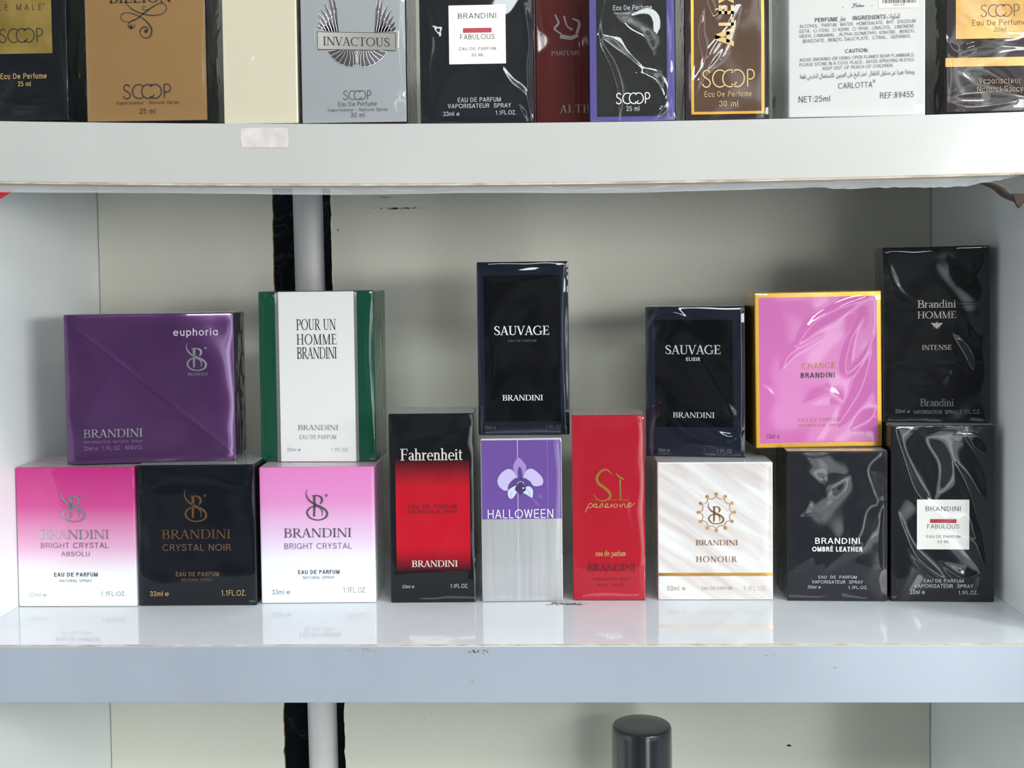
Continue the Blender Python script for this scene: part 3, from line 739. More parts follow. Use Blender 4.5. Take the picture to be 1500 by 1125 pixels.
# ------------------------------------------------------------------ middle shelf, standing row
R_ = math.radians
fl = [(0.0, (240, 243, 242)), (0.22, (236, 238, 238)), (0.42, (218, 168, 198)), (0.72, (196, 72, 138)), (1.0, (184, 44, 118))]
b = Carton('magenta fading to white perfume box against the left side panel', (-0.2763, 0.0728, 0.0002), R_(-0.3), 0.0694, 0.0811, 0.043, (24.5, 686, 198, 889), 1,
           side('side_magenta', gradient_z(fl, 0.0811)), wrap=0.035, panel=wrapped('print_magenta', gradient_z(fl, 0.0811)),
           creases=[([(62, 690), (84, 712), (98, 770), (102, 830)], 14, 0.10), ([(180, 690), (140, 712), (100, 722)], 14, 0.10)])
b.draw('emblem', SILVER, b_emblem(91.8, 718, 125.5, 765)); b.draw('emblem', SILVER, reg_mark(123.5, 728, 1.6))
b.line('lettering', 'BRANDINI', 58.2, 160, 777, 790, SILVER, face='serif')
b.lines('lettering', STEEL, [('BRIGHT CRYSTAL', 59.5, 159, 795.5, 803.3), ('ABSOLU', 89, 131, 808.4, 815)])
b.lines('small_print', PLUM, [('EAU DE PARFUM', 78, 142, 839, 845, dict(bold=.02)), ('NATURAL SPRAY', 86, 133, 849, 853)])
b.lines('small_print', SOFT, [('33ml', 39.5, 58, 868, 874.5), ('\u212e', 61, 66.7, 868, 874.5)]); b.line('small_print', '1.1FL.OZ.', 146, 182.7, 866.7, 873.3, GREY)

b = Carton('black perfume box with gold monogram between the magenta and light pink boxes', (-0.2064, 0.0743, 0.0002), R_(0.6), 0.0684, 0.0818, 0.043, (201.5, 682, 374.5, 887.5), 2,
           side('side_black', (14, 16, 22)), wrap=0.05, panel=wrapped('print_black', (15, 18, 25)),
           creases=[([(205, 715), (285, 702), (370, 716)], 16, 0.16), ([(205, 840), (240, 855), (300, 848), (370, 838)], 14, 0.14)])
b.draw('emblem', BRONZE, b_emblem(271.5, 717.3, 303.8, 764.4)); b.draw('emblem', BRONZE, reg_mark(301.8, 726.7, 1.6))
b.line('lettering', 'BRANDINI', 237, 338.4, 776, 789.3, BRONZE, face='serif')
b.line('lettering', 'CRYSTAL NOIR', 237.8, 338.4, 797.3, 807, BROWN_INK)
b.lines('small_print', BROWN_INK, [('EAU DE PARFUM', 256.7, 320, 837.8, 844.4, dict(bold=.02)), ('NATURAL SPRAY', 264.4, 311, 847.3, 851.5)])
b.lines('small_print', GOLD_INK, [('33ml', 217.8, 236.5, 866, 873), ('\u212e', 240, 245.6, 866, 873), ('1.1FL.OZ.', 323, 359, 865, 873)])

fl = [(0.0, (240, 243, 246)), (0.28, (232, 236, 242)), (0.48, (222, 196, 222)), (0.75, (220, 140, 196)), (1.0, (222, 128, 190))]
b = Carton('light pink fading to white perfume box under the green and white box', (-0.1370, 0.0790, 0.0002), R_(1.3), 0.0667, 0.0794, 0.043, (381, 684, 550, 884), 3,
           side('side_pink', gradient_z(fl, 0.0794)), wrap=0.035, panel=wrapped('print_pink', gradient_z(fl, 0.0794)),
           creases=[([(390, 700), (420, 712), (440, 716)], 12, 0.10), ([(535, 692), (510, 708), (490, 722)], 12, 0.10), ([(385, 842), (430, 826), (480, 836)], 14, .08)])
b.draw('emblem', STEEL, b_emblem(449.5, 716, 481, 761.8)); b.draw('emblem', STEEL, reg_mark(479.5, 725.5, 1.6))
b.line('lettering', 'BRANDINI', 416, 515.5, 773.8, 787, STEEL, face='serif')
b.line('lettering', 'BRIGHT CRYSTAL', 416.7, 515.5, 795.5, 804, ink('violet_grey', (104, 84, 112)))
b.lines('small_print', PLUM, [('EAU DE PARFUM', 436, 497, 835, 841, dict(bold=.02)), ('NATURAL SPRAY', 443, 489.5, 844, 848.4)])
b.lines('small_print', GREY, [('33ml', 396.7, 415, 863.3, 870.7), ('\u212e', 418.5, 424, 863.3, 870.7), ('1.1FL.OZ.', 502, 536, 861, 869)])

b = Carton('tall black perfume box with a glowing red middle panel', (-0.0703, 0.0794, 0.0002), R_(0.8), 0.0493, 0.1098, 0.038, (570.3, 606, 695.6, 883), 4,
           side('side_black', (14, 16, 22)), wrap=0.05, panel=wrapped('print_jet', (16, 18, 22)),
           creases=[([(575, 636), (600, 645), (640, 640), (690, 625)], 10, 0.16), ([(572, 845), (620, 838), (690, 836)], 10, .14)])
rp = [(0.0, (20, 18, 22)), (0.19, (176, 22, 38)), (0.21, (184, 20, 38)), (0.75, (184, 20, 38)), (0.77, (176, 22, 38)), (1.0, (20, 18, 22))]
def redfade(nt):
    sp = nt.n('ShaderNodeSeparateXYZ'); nt.l(nt.obj(), sp.inputs[0])
    mr = nt.n('ShaderNodeMapRange'); nt.l(sp.outputs[2], mr.inputs[0]); mr.inputs[1].default_value = b.uv(0, 838)[1]; mr.inputs[2].default_value = b.uv(0, 672)[1]
    return nt.ramp(mr.outputs[0], rp)
b.apanel('center_panel', wrapped('print_red_fade', redfade), 579.8, 668, 688.6, 840)
b.line('lettering', 'Fahrenheit', 587.5, 678.5, 657, 674, ink('cream', (214, 206, 200)), face='serif', gap=.01)
b.lines('small_print', BLACK, [('EAU  DE  PARFUM', 598, 669.4, 738.8, 744.8), ('VAPORISATEUR  SPRAY', 598, 669.4, 747, 752)])
b.line('lettering', 'BRANDINI', 602, 669.4, 820.9, 830.2, ink('cream', (214, 206, 200)), face='serif')
b.lines('small_print', PALE, [('33ml \u212e', 587.5, 605, 856.7, 861.4), ('1.1FL.OZ.', 658.6, 684.5, 855.8, 861.4)])

SILVERBOX = wrapped('print_silver', noisy((190, 190, 192), (202, 202, 204), scale=300, stretch=(1, 1, .03)), rough=0.32, metal=0.55)
b = Carton('silver perfume box with a purple top half and an orchid picture', (-0.0186, 0.0808, 0.0002), R_(1.9), 0.0468, 0.0949, 0.040, (704.7, 643, 824, 881.8), 5,
           side('side_silver', (204, 204, 208), metal=0.4), wrap=0.02, panel=SILVERBOX, creases=[([(775, 728), (785, 740), (790, 745)], 3, .3), ([(770, 735), (778, 742)], 2, .3), ([(787, 726), (793, 733)], 2, .3)])
b.apanel('top_panel', wrapped('print_purple', (106, 76, 148)), 706, 645.5, 823, 760.5)
fx, fy = 680, 660
def fl_(pts): return [(fx + x / 8.333, fy + y / 8.333, 0) for x, y in pts]
def petal(*polys):
    def f(P):
        for q in polys: P.poly([p[:2] for p in smooth(fl_(q), 4, True)])
    return f
pt = [(675, 92), (745, 160), (765, 225), (735, 310), (690, 355), (640, 310), (603, 230), (620, 150)]
pl = [(655, 330), (600, 250), (540, 228), (460, 275), (412, 355), (425, 430), (490, 488), (545, 480), (565, 420), (610, 375)]
pr = [(715, 330), (770, 245), (830, 228), (900, 270), (965, 350), (960, 420), (900, 440), (845, 430), (815, 385), (760, 345)]
dl = [(668, 335), (610, 350), (552, 410), (535, 470), (565, 472), (620, 420), (670, 385)]; dr = [(700, 335), (760, 348), (818, 400), (838, 465), (808, 472), (750, 420), (700, 385)]
sl = [(635, 430), (560, 470), (535, 510), (545, 570), (575, 592), (605, 570), (645, 510), (652, 465)]; sr = [(745, 455), (800, 440), (842, 490), (838, 565), (820, 578), (765, 540), (720, 515), (725, 480)]
lp = [(690, 388), (735, 420), (760, 480), (725, 510), (695, 542), (655, 510), (622, 475), (650, 420)]
b.draw('orchid_petal', ink('lilac', (156, 128, 190)), petal(pt)); b.draw('orchid_petal', ink('pale_lilac', (190, 178, 218)), petal(pl)); b.draw('orchid_petal', ink('pale_lilac', (190, 178, 218)), petal(pr))
b.draw('orchid_shade', ink('deep_violet', (78, 54, 126)), petal(dl, dr, [(684, 200), (712, 250), (715, 345), (668, 345), (660, 250)]), .00045)
b.draw('orchid_petal', ink('mist', (198, 202, 226)), petal(sl), .0005); b.draw('orchid_petal', ink('mist', (198, 202, 226)), petal(sr), .0005)
b.draw('orchid_lip', ink('ink_violet', (56, 42, 92)), petal(lp), .00055)
def lipline(P):
    P.stroke(fl_([(648, 410), (670, 385), (690, 380), (715, 385), (740, 412)]) and [(x, y, .5) for x, y, _ in fl_([(648, 410), (670, 385), (690, 380), (715, 385), (740, 412)])])
    P.poly([(fx + (725 + 10 * math.cos(a)) / 8.333, fy + (460 + 10 * math.sin(a)) / 8.333) for a in [k * PI / 4 for k in range(8)]])
b.draw('orchid_lip', WHITE, lipline, .0006)
b.draw('orchid_shade', ink('ink_violet', (56, 42, 92)), lambda P: (P.stroke([(x, y, .35) for x, y, _ in fl_([(590, 500), (575, 545), (572, 590)])]), P.stroke([(x, y, .35) for x, y, _ in fl_([(775, 480), (800, 530), (815, 575)])])), .00055)
b.line('lettering', 'HALLOWEEN', 714.4, 810.6, 746.4, 759.3, ink('silver_white', (226, 224, 232)))
b.draw('tear_strip', ink('clear_strip', (222, 222, 226)), lambda P: P.rect(758.8, 759.4, 645, 880), .0003)
b.draw('tear_strip', ink('faint_strip', (150, 136, 186)), lambda P: P.rect(802.8, 803.2, 646, 760), .0003)

b = Carton('tall red perfume box with a large gold script title', (0.0316, 0.0827, 0.0002), R_(-0.6), 0.0418, 0.1077, 0.036, (838, 608.7, 945, 880), 6,
           side('side_red', (168, 24, 40)), wrap=0.03, panel=wrapped('print_red', (168, 26, 42)),
           creases=[([(925, 690), (915, 740), (925, 790)], 6, .10), ([(840, 830), (880, 838), (940, 828)], 8, .08)])
def si(P):
    P.curve([(896.5, 695, 1.2), (889, 688, 2.2), (880, 691, 3.2), (874.5, 700, 4), (877, 708, 4.2), (886, 715, 4.2), (893, 722, 4), (893, 729, 3.4), (884, 733.5, 2.4), (874, 731, 1.8), (869.5, 724, 1.2)], 6)
    P.stroke([(908.7, 702, 2.6), (908.9, 732, 3)]); P.stroke([(902.5, 693.5, 1.2), (907, 698.5, 2.6), (914.5, 702.5, 2.2)]); P.stroke([(866, 732.5, .4), (919, 732.5, .4)])
b.draw('lettering', GOLD, si)
def passione(P):
    w = .7
    def c(*pts): P.curve([(857 + x * 72.6, 749 - y * 15, w) for x, y in pts], 4)
    c((.0, -.1), (.05, .5), (.09, .8)); c((.05, .5), (.1, .78), (.16, .6), (.1, .35), (.05, .4))
    c((.2, .75), (.24, .55), (.2, .38), (.17, .55), (.22, .75), (.24, .4), (.28, .4)); c((.28, .4), (.34, .78), (.35, .5), (.30, .38)); c((.38, .4), (.44, .78), (.45, .5), (.40, .38), (.5, .4))
    c((.5, .4), (.54, .72), (.54, .42)); c((.6, .72), (.57, .5), (.62, .38), (.66, .58), (.61, .74)); c((.7, .72), (.72, .4), (.76, .68), (.8, .7), (.81, .4), (.86, .42)); c((.86, .5), (.93, .7), (.9, .82), (.86, .6), (.9, .38), (1.0, .8))
b.draw('lettering', GOLD_INK, passione)
b.line('small_print', 'eau de parfum', 871.5, 915.6, 806.5, 814.5, GOLD_INK, face='serif', gap=.0)
b.line('lettering', 'BRANDINI', 859.4, 930, 826, 836.6, DARKRED, face='serif')
b.lines('small_print', DARKRED, [('VAPORISATEUR  SPRAY', 866, 922, 846.7, 850.3), ('33ml \u212e   1.1FL.OZ.', 873.7, 914.5, 855, 858.8)])

def feathers(nt):
    mp = nt.n('ShaderNodeMapping'); nt.l(nt.obj(), mp.inputs[0]); mp.inputs['Rotation'].default_value = (0, R_(-34), 0); m2 = nt.n('ShaderNodeMapping'); m2.inputs['Scale'].default_value = (14, 1, 130); nt.l(mp.outputs[0], m2.inputs[0]); mp = m2
    nz = nt.n('ShaderNodeTexNoise'); nz.inputs['Scale'].default_value = 1.0; nz.inputs['Detail'].default_value = 5; nz.inputs['Distortion'].default_value = .35
    nt.l(mp.outputs[0], nz.inputs['Vector'])
    return nt.ramp(nz.outputs['Fac'], [(.36, (200, 190, 187)), (.5, (211, 205, 203)), (.58, (219, 217, 215)), (.66, (226, 225, 225))])
b = Carton('white perfume box with pale feather print and a gold ring emblem', (0.0928, 0.0829, 0.0002), R_(-0.6), 0.0659, 0.0800, 0.042, (963.4, 677.5, 1132.4, 879.4), 7,
           side('side_white', (232, 230, 228)), wrap=0.02, panel=wrapped('print_feather', feathers),
           creases=[([(966, 682), (995, 705), (1010, 722)], 3, .12), ([(1060, 680), (1090, 712), (1130, 732)], 3, .10), ([(990, 690), (1035, 720), (1130, 712)], 5, .06), ([(966, 722), (1010, 726), (1030, 738)], 2.5, .1)])
def ring_emblem(P):
    cx, cy = 1049.5, 750.5
    for k in range(12):
        a0, a1 = [R_(90 + 30 * k + q * 30) for q in (0, 1)]
        p0 = (cx + 24 * math.cos(a0), cy - 24 * math.sin(a0)); p1 = (cx + 24 * math.cos(a1), cy - 24 * math.sin(a1)); am = (a0 + a1) / 2
        pm = (cx + 20.2 * math.cos(am), cy - 20.2 * math.sin(am))
        P.curve([(*p0, .9), (*pm, 1.0), (*p1, .9)], 6)
        ux, uy = math.cos(a0), -math.sin(a0); vx, vy = -uy, ux
        P.poly([(cx + ux * r + vx * t, cy + uy * r + vy * t) for r, t in ((24, 0), (25.2, 1.2), (25.6, 2.7), (27.2, 2.4), (29.6, 0), (27.2, -2.4), (25.6, -2.7), (25.2, -1.2))])
b.draw('emblem', GOLD, ring_emblem); b.draw('emblem', foil('dark_gold', (150, 108, 60)), b_emblem(1037.5, 735.5, 1060.5, 767.5))
b.line('lettering', 'BRANDINI', 1019, 1080.8, 791, 798.7, foil('dark_gold', (150, 108, 60)), face='serif')
b.line('lettering', 'HONOUR', 1019.4, 1079.8, 815, 823.3, foil('dark_gold', (150, 108, 60)), face='serif', gap=.16)
b.apanel('gold_band', foil('band_gold', (206, 156, 78), .3), 963.8, 839.3, 1132, 844)
b.lines('small_print', ink('taupe', (158, 146, 126)), [('33ml \u212e', 975.9, 1004, 858, 865.3), ('EAU DE PARFUM', 1027.5, 1071.9, 859.5, 864.2)]); b.line('small_print', '1.1FL.OZ.', 1089.4, 1123.5, 858.5, 865, ink('pale_taupe', (196, 180, 160)))

def leather(nt):
    mp = nt.n('ShaderNodeMapping'); nt.l(nt.obj(), mp.inputs[0]); mp.inputs['Rotation'].default_value = (0, R_(40), 0)
    wv = nt.n('ShaderNodeTexWave'); wv.inputs['Scale'].default_value = 420; wv.inputs['Distortion'].default_value = 1.5
    nt.l(mp.outputs[0], wv.inputs['Vector'])
    return nt.ramp(wv.outputs['Fac'], [(.3, (24, 25, 31)), (.8, (36, 37, 43))])
b = Carton('charcoal perfume box with white block lettering under the pink and gold box', (0.1618, 0.0799, 0.0002), R_(-2.2), 0.0566, 0.0863, 0.042, (1152.7, 661.5, 1300.8, 881), 8,
           side('side_charcoal', (30, 28, 34)), wrap=0.07, panel=wrapped('print_leather', leather),
           creases=[([(1292, 735), (1270, 748), (1255, 790), (1215, 830)], 12, .34), ([(1297, 740), (1294, 780), (1295, 830)], 3, .5), ([(1290, 665), (1270, 690), (1285, 735)], 12, .3), ([(1160, 760), (1180, 745), (1186, 730)], 6, .2), ([(1155, 840), (1180, 820), (1190, 812)], 8, .2), ([(1180, 692), (1210, 712), (1240, 700)], 12, .25)])
b.line('lettering', 'BRANDINI', 1194, 1259.4, 788, 796.7, WHITE, bold=.006)
b.line('lettering', 'OMBR\u00c9 LEATHER', 1189.4, 1263.6, 801, 808, WHITE, bold=.025)
b.lines('small_print', PALE, [('EAU  DE  PARFUM', 1198.7, 1255, 843.4, 847.6), ('VAPORISATEUR  SPRAY', 1189, 1264, 850.4, 855), ('33ml \u212e', 1182.7, 1202, 858, 862.4), ('1.1FL.OZ.', 1242.6, 1271, 858.4, 862.8)])

PAPER = wrapped('print_label', (234, 232, 226), rough=.5)
def fab_label(b, x0, y0, x1, y1):
    """square white label: two words, red bar, two lines, in label fractions"""
    w, h = x1 - x0, y1 - y0
    b.apanel('label', PAPER, x0, y0, x1, y1, .0003)
    X = lambda t: x0 + t * w
    Y = lambda t: y0 + t * h
    b.line('label_bar', '.', X(.25), X(.755), Y(.39), Y(.468), RED_INK) if False else b.draw('label_bar', RED_INK, lambda P: P.rect(X(.25), X(.755), Y(.39), Y(.468)), .0005)
    b.lines('label_print', BLACK, [('BRANDINI', X(.165), X(.835), Y(.135), Y(.228)), ('FABULOUS', X(.197), X(.805), Y(.495), Y(.582)), ('EAU DE PARFUM', X(.178), X(.828), Y(.715), Y(.768)), ('33 ML', X(.39), X(.62), Y(.82), Y(.873))])
b = Carton('creased black perfume box with square white label at the right end of the row', (0.2206, 0.0778, 0.0002), R_(-2.6), 0.0576, 0.1008, 0.043, (1304.7, 624, 1457.5, 882), 9,
           side('side_ink', (26, 24, 30)), wrap=0.08, panel=wrapped('print_ink', (26, 26, 31)),
           creases=[([(1312, 632), (1326, 680), (1345, 725), (1390, 765), (1430, 790)], 7, .5), ([(1400, 680), (1415, 710), (1435, 765), (1447, 830)], 7, .5), ([(1316, 755), (1338, 810), (1372, 842), (1400, 860)], 6, .45), ([(1415, 645), (1440, 690), (1448, 735)], 6, .5), ([(1350, 640), (1375, 680), (1370, 725)], 14, .3), ([(1400, 640), (1430, 640), (1444, 655)], 10, .35), ([(1380, 825), (1410, 845), (1430, 842)], 8, .4)])
fab_label(b, 1343.3, 732, 1420, 804.8)
b.lines('small_print', PALE, [('EAU DE PARFUM', 1353.2, 1411.9, 848.5, 853.3), ('VAPORISATEUR  SPRAY', 1339.3, 1426, 856, 861.3), ('33ml \u212e', 1332.7, 1354.8, 864.5, 870.7), ('1.1FL.OZ.', 1404.7, 1432.7, 865.3, 870.7)])

# ------------------------------------------------------------------ middle shelf, boxes stacked on top
PUR = dict(rough=0.22, metal=0.5, base_film=True)
b = Carton('wide metallic purple perfume box resting on the magenta and black boxes', (-0.2344, 0.0833, 0.0822), R_(7.2), 0.0966, 0.0870, 0.048, (94.6, 459.3, 344, 677), 10,
           side('side_purple_foil', (92, 66, 104), rough=.25, metal=.4), wrap=0.06, panel=wrapped('print_purple_foil', (92, 58, 104), **PUR),
           creases=[([(98, 468), (345, 670)], 3.0, .16)])
b.line('lettering', 'euphoria', 255.1, 320.7, 481.3, 492.2, ink('lilac_white', (210, 198, 216)))
b.draw('emblem', SILVER, b_emblem(273.6, 502.3, 303, 543.4)); b.draw('emblem', SILVER, reg_mark(302, 510.5, 1.1))
b.line('lettering', 'BRANDINI', 274.9, 304.5, 546.7, 550.5, SILVER, face='serif')
b.line('lettering', 'BRANDINI', 119.8, 206.5, 626.5, 638.4, SILVER, face='serif')
b.lines('small_print', ink('mauve', (128, 104, 140)), [('VAPORISATEUR  NATURAL  SPRAY', 119.8, 206.5, 643, 646.8), ('33ml \u212e  1.1FL.OZ   80%VOL', 119.8, 206.5, 651, 657)])

GREENP = wrapped('print_green', (18, 72, 53)); LINE = foil('line_silver', (170, 168, 172), .35)
b = Carton('white perfume box with dark green sides standing on the light pink box', (-0.1395, 0.0980, 0.0798), R_(-2.6), 0.0694, 0.1014, 0.036, (380, 426, 549.5, 676), 11,
           side('side_green', (18, 72, 53)), wrap=0.025, panel=GREENP, creases=[([(410, 452), (450, 440), (520, 436)], 6, .10), ([(388, 440), (398, 432), (404, 445)], 4, .3), ([(545, 430), (540, 520), (546, 640)], 3, .3)])
b.apanel('center_panel', wrapped('print_white', (230, 228, 226)), 409.9, 427, 520.5, 675.5)
b.apanel('silver_line', LINE, 404.8, 428, 409.7, 675.5); b.apanel('silver_line', LINE, 520.7, 428, 524.8, 675.5)
b.lines('lettering', BLACK, [('POUR UN', 436, 494, 467, 482.7), ('HOMME', 436, 494.7, 488.8, 504, dict(gap=.1)), ('BRANDINI', 436, 494.7, 508, 524.8, dict(gap=0))], face='serif')
b.line('lettering', 'BRANDINI', 435.5, 495, 621.9, 629.3, GREY, face='serif')
b.lines('small_print', GREY, [('EAU DE PARFUM', 437.9, 491.5, 636.5, 642.7), ('33ml \u212e', 418.7, 439, 655.5, 660.5), ('1.1FL.OZ.', 484, 509.9, 655.5, 660.5)])

NAVY = wrapped('print_navy', (24, 28, 42)); NIGHT = wrapped('print_night', (13, 14, 18), rough=.3)
b = Carton('tall navy black perfume box standing on the purple and silver orchid box', (-0.0171, 0.0941, 0.0953), R_(-1.7), 0.0535, 0.1016, 0.036, (699.1, 383, 833.3, 637), 12,
           side('side_navy', (24, 28, 42)), wrap=0.04, panel=NAVY, creases=[([(705, 392), (730, 402), (790, 398), (828, 390)], 6, .2), ([(826, 395), (823, 500), (827, 620)], 3, .4), ([(718, 480), (722, 540), (715, 590)], 8, .15)])
b.apanel('center_panel', NIGHT, 709.3, 402.7, 820.8, 617)
b.line('lettering', 'SAUVAGE', 724.5, 804.8, 476.8, 489.9, WHITE, face='serif', gap=.03)
b.line('small_print', 'EAU DE PARFUM', 744.8, 785.9, 496.8, 500, DIM)
b.line('lettering', 'BRANDINI', 735.2, 794.7, 578, 586, WHITE, face='serif')
b.lines('small_print', DIM, [('33ml \u212e', 708, 724.8, 623, 628), ('1.1FL.OZ', 798.7, 820.8, 622.7, 628)])

b = Carton('navy perfume box turned slightly left on the white feather box', (0.0841, 0.1026, 0.0804), R_(-9.2), 0.0582, 0.0890, 0.036, (945.6, 448.7, 1092, 668.8), 13,
           side('side_navy', (24, 28, 42)), wrap=0.06, panel=NAVY,
           creases=[([(952, 478), (965, 460), (990, 458), (1010, 468)], 4, .5), ([(970, 500), (1020, 520), (1060, 580), (1078, 610)], 16, .22), ([(970, 570), (985, 610), (1030, 640), (1080, 648)], 14, .25), ([(1050, 632), (1070, 640), (1086, 630)], 5, .5), ([(1062, 585), (1072, 605), (1080, 612)], 5, .4), ([(1085, 450), (1086, 560), (1084, 660)], 3, .4)])
b.apanel('center_panel', NIGHT, 960, 468, 1074, 625)
b.line('lettering', 'SAUVAGE', 975.6, 1056, 505, 518, PALE, face='serif', gap=.03)
b.line('lettering', 'ELIXIR', 1005.6, 1026.5, 522.9, 528, PALE, bold=.02)
b.line('lettering', 'BRANDINI', 985.7, 1046.9, 603.3, 611.2, PALE, face='serif')
b.lines('small_print', GREY, [('33ml \u212e', 963.6, 980.4, 656.8, 661.6), ('1.1FL.OZ', 1050, 1072, 656.8, 662.3)])

GOLDP = wrapped('print_gold', (196, 150, 62), rough=.3, metal=.6)
b = Carton('bright pink perfume box with a gold border on the charcoal box', (0.1548, 0.0944, 0.0867), R_(0.8), 0.0734, 0.0908, 0.040, (1106.5, 426.8, 1292.8, 655), 14,
           side('side_gold', (196, 150, 62), rough=.3, metal=.6), wrap=0.045, panel=GOLDP, ry=R_(-0.4),
           creases=[([(1168, 505), (1195, 472), (1240, 448), (1278, 436)], 7, .5), ([(1148, 535), (1160, 515), (1205, 492)], 5, .25), ([(1282, 495), (1262, 530), (1240, 545), (1245, 505), (1262, 470)], 5, .25), ([(1280, 510), (1262, 570), (1230, 620)], 8, .3), ([(1115, 562), (1125, 570), (1132, 578)], 3, .3), ([(1250, 628), (1275, 615), (1285, 600)], 10, .3), ([(1180, 590), (1215, 578), (1235, 590)], 10, .2)])
b.apanel('center_panel', wrapped('print_candy', (200, 108, 172)), 1113, 434.5, 1285.8, 647.6)
b.line('lettering', 'CHANCE', 1175, 1224.4, 531, 539, ink('old_gold', (176, 122, 62)), bold=.02)
b.line('lettering', 'BRANDINI', 1173.5, 1223.4, 545, 552.8, BLACK, bold=.025)
b.lines('small_print', ink('rose_gold', (190, 104, 92)), [('EAU DE PARFUM', 1169, 1231.6, 611.6, 617), ('VAPORISATEUR  SPRAY', 1170, 1230, 620.5, 624.3)])
b.lines('small_print', ink('umber', (110, 66, 66)), [('33ml \u212e', 1122, 1141.6, 633.7, 640.9)]); b.line('small_print', '1.1FL.OZ', 1252, 1277.7, 632.7, 640, ink('pale_pink', (236, 190, 210)))

b = Carton('tallest black perfume box with a small silver bee, top right of the stacks', (0.2208, 0.0896, 0.1011), R_(-8.6), 0.0590, 0.1014, 0.036, (1294, 360, 1452.4, 618.7), 15,
           side('side_black', (14, 16, 22)), wrap=0.07, panel=wrapped('print_coal', (17, 18, 21)), ry=R_(-0.4),
           creases=[([(1300, 370), (1315, 420), (1345, 445)], 6, .3), ([(1320, 520), (1365, 535), (1395, 575)], 24, .10), ([(1396, 490), (1412, 520), (1425, 545)], 10, .3), ([(1420, 460), (1432, 485), (1438, 490)], 7, .3), ([(1330, 560), (1365, 562), (1390, 545)], 12, .25), ([(1296, 449), (1450, 446)], 1.5, .2), ([(1296, 533), (1450, 532)], 1.5, .2), ([(1400, 380), (1425, 400), (1440, 390)], 14, .2)])
MUTE = ink('mute_silver', (164, 160, 156))
b.lines('lettering', MUTE, [('Brandini', 1346, 1403, 438, 449.3, dict(gap=0)), ('HOMME', 1346, 1402.7, 454.7, 464.8), ('INTENSE', 1352.5, 1396, 504, 511)], face='serif')
b.line('lettering', 'Brandini', 1349, 1399, 583, 594, DIM, face='serif', gap=0)
def bee(P):
    c = 1374.5
    P.poly([(c, 470.5), (c + 2, 472), (c + 2.6, 475), (c + 1.6, 479), (c, 480.2), (c - 1.6, 479), (c - 2.6, 475), (c - 2, 472)])
    for sg in (1, -1):
        P.poly([(c + sg * 1, 473), (c + sg * 4, 471.8), (c + sg * 8.4, 471.6), (c + sg * 6.8, 474.2), (c + sg * 3, 475.4)])
        P.poly([(c + sg * 1.6, 475), (c + sg * 5.5, 475.4), (c + sg * 5, 477.2), (c + sg * 2.4, 477)])
        P.stroke([(c + sg * .6, 471, .35), (c + sg * 1.8, 469.4, .3)]); P.stroke([(c + sg * 2, 478, .4), (c + sg * 4.2, 479.6, .3)])
b.draw('emblem', MUTE, bee)
b.lines('small_print', GREY, [('33ml \u212e', 1312, 1334, 598.7, 604), ('VAPORISATEUR  SPRAY', 1339, 1403.5, 600, 605.3), ('1.1FL.OZ.', 1408, 1438, 599, 605)])
# ------------------------------------------------------------------ upper shelf, seen from below the frame's top edge
UP = 'perfume boxes on the upper shelf'
SCENT = 'Eau De Perfume'; SPRAY = 'Vaporisateur - Natural Spray'
PX = 3.448e-4                                   # one artwork unit on this shelf, in metres
def upper(label, xc, x0, x1, H, D, seed, body, panel, y=0.0035, W=None, **k):
    W = W or (x1 - x0) * PX
    sl = 0.0994 * xc - 0.0052
    zb = max(ztop(xc - W / 2), ztop(xc + W / 2), ztop(xc)) + 0.0002
    return Carton(label, (xc, y, zb), 0.0, W, H, D, (x0, 180 - H / (W / (x1 - x0)), x1, 180), seed, body, panel=panel, group=UP, ry=0.0, **k)

b = upper('black perfume box with a gold foil label, leftmost on the upper shelf', -0.2692, -33, 103, 0.105, 0.045, 21, side('side_black', (14, 16, 22)), wrapped('print_soot', (20, 23, 27)), wrap=.05,
          creases=[([(86, 20), (92, 90), (98, 170)], 4, .2), ([(0, 150), (40, 158), (98, 150)], 6, .15)])
GOLDLABEL = wrapped('print_gold_foil', noisy((150, 122, 62), (196, 166, 92), scale=60, lo=.3, hi=.7), rough=.32, metal=.7)
b.apanel('gold_label', GOLDLABEL, -12, -40, 81, 81.6, .0003)
b.line('lettering', 'L E   M A L E', 2, 67, 9, 18, BLACK); b.draw('lettering', BLACK, scoop(2, 67, 45, 65)); b.draw('lettering', BLACK, reg_mark(70, 10, 1))
b.lines('small_print', GOLD_INK, [(SCENT, 2, 71.4, 110.6, 118.6), ('25 ml', 28, 47, 122.5, 129.5)])

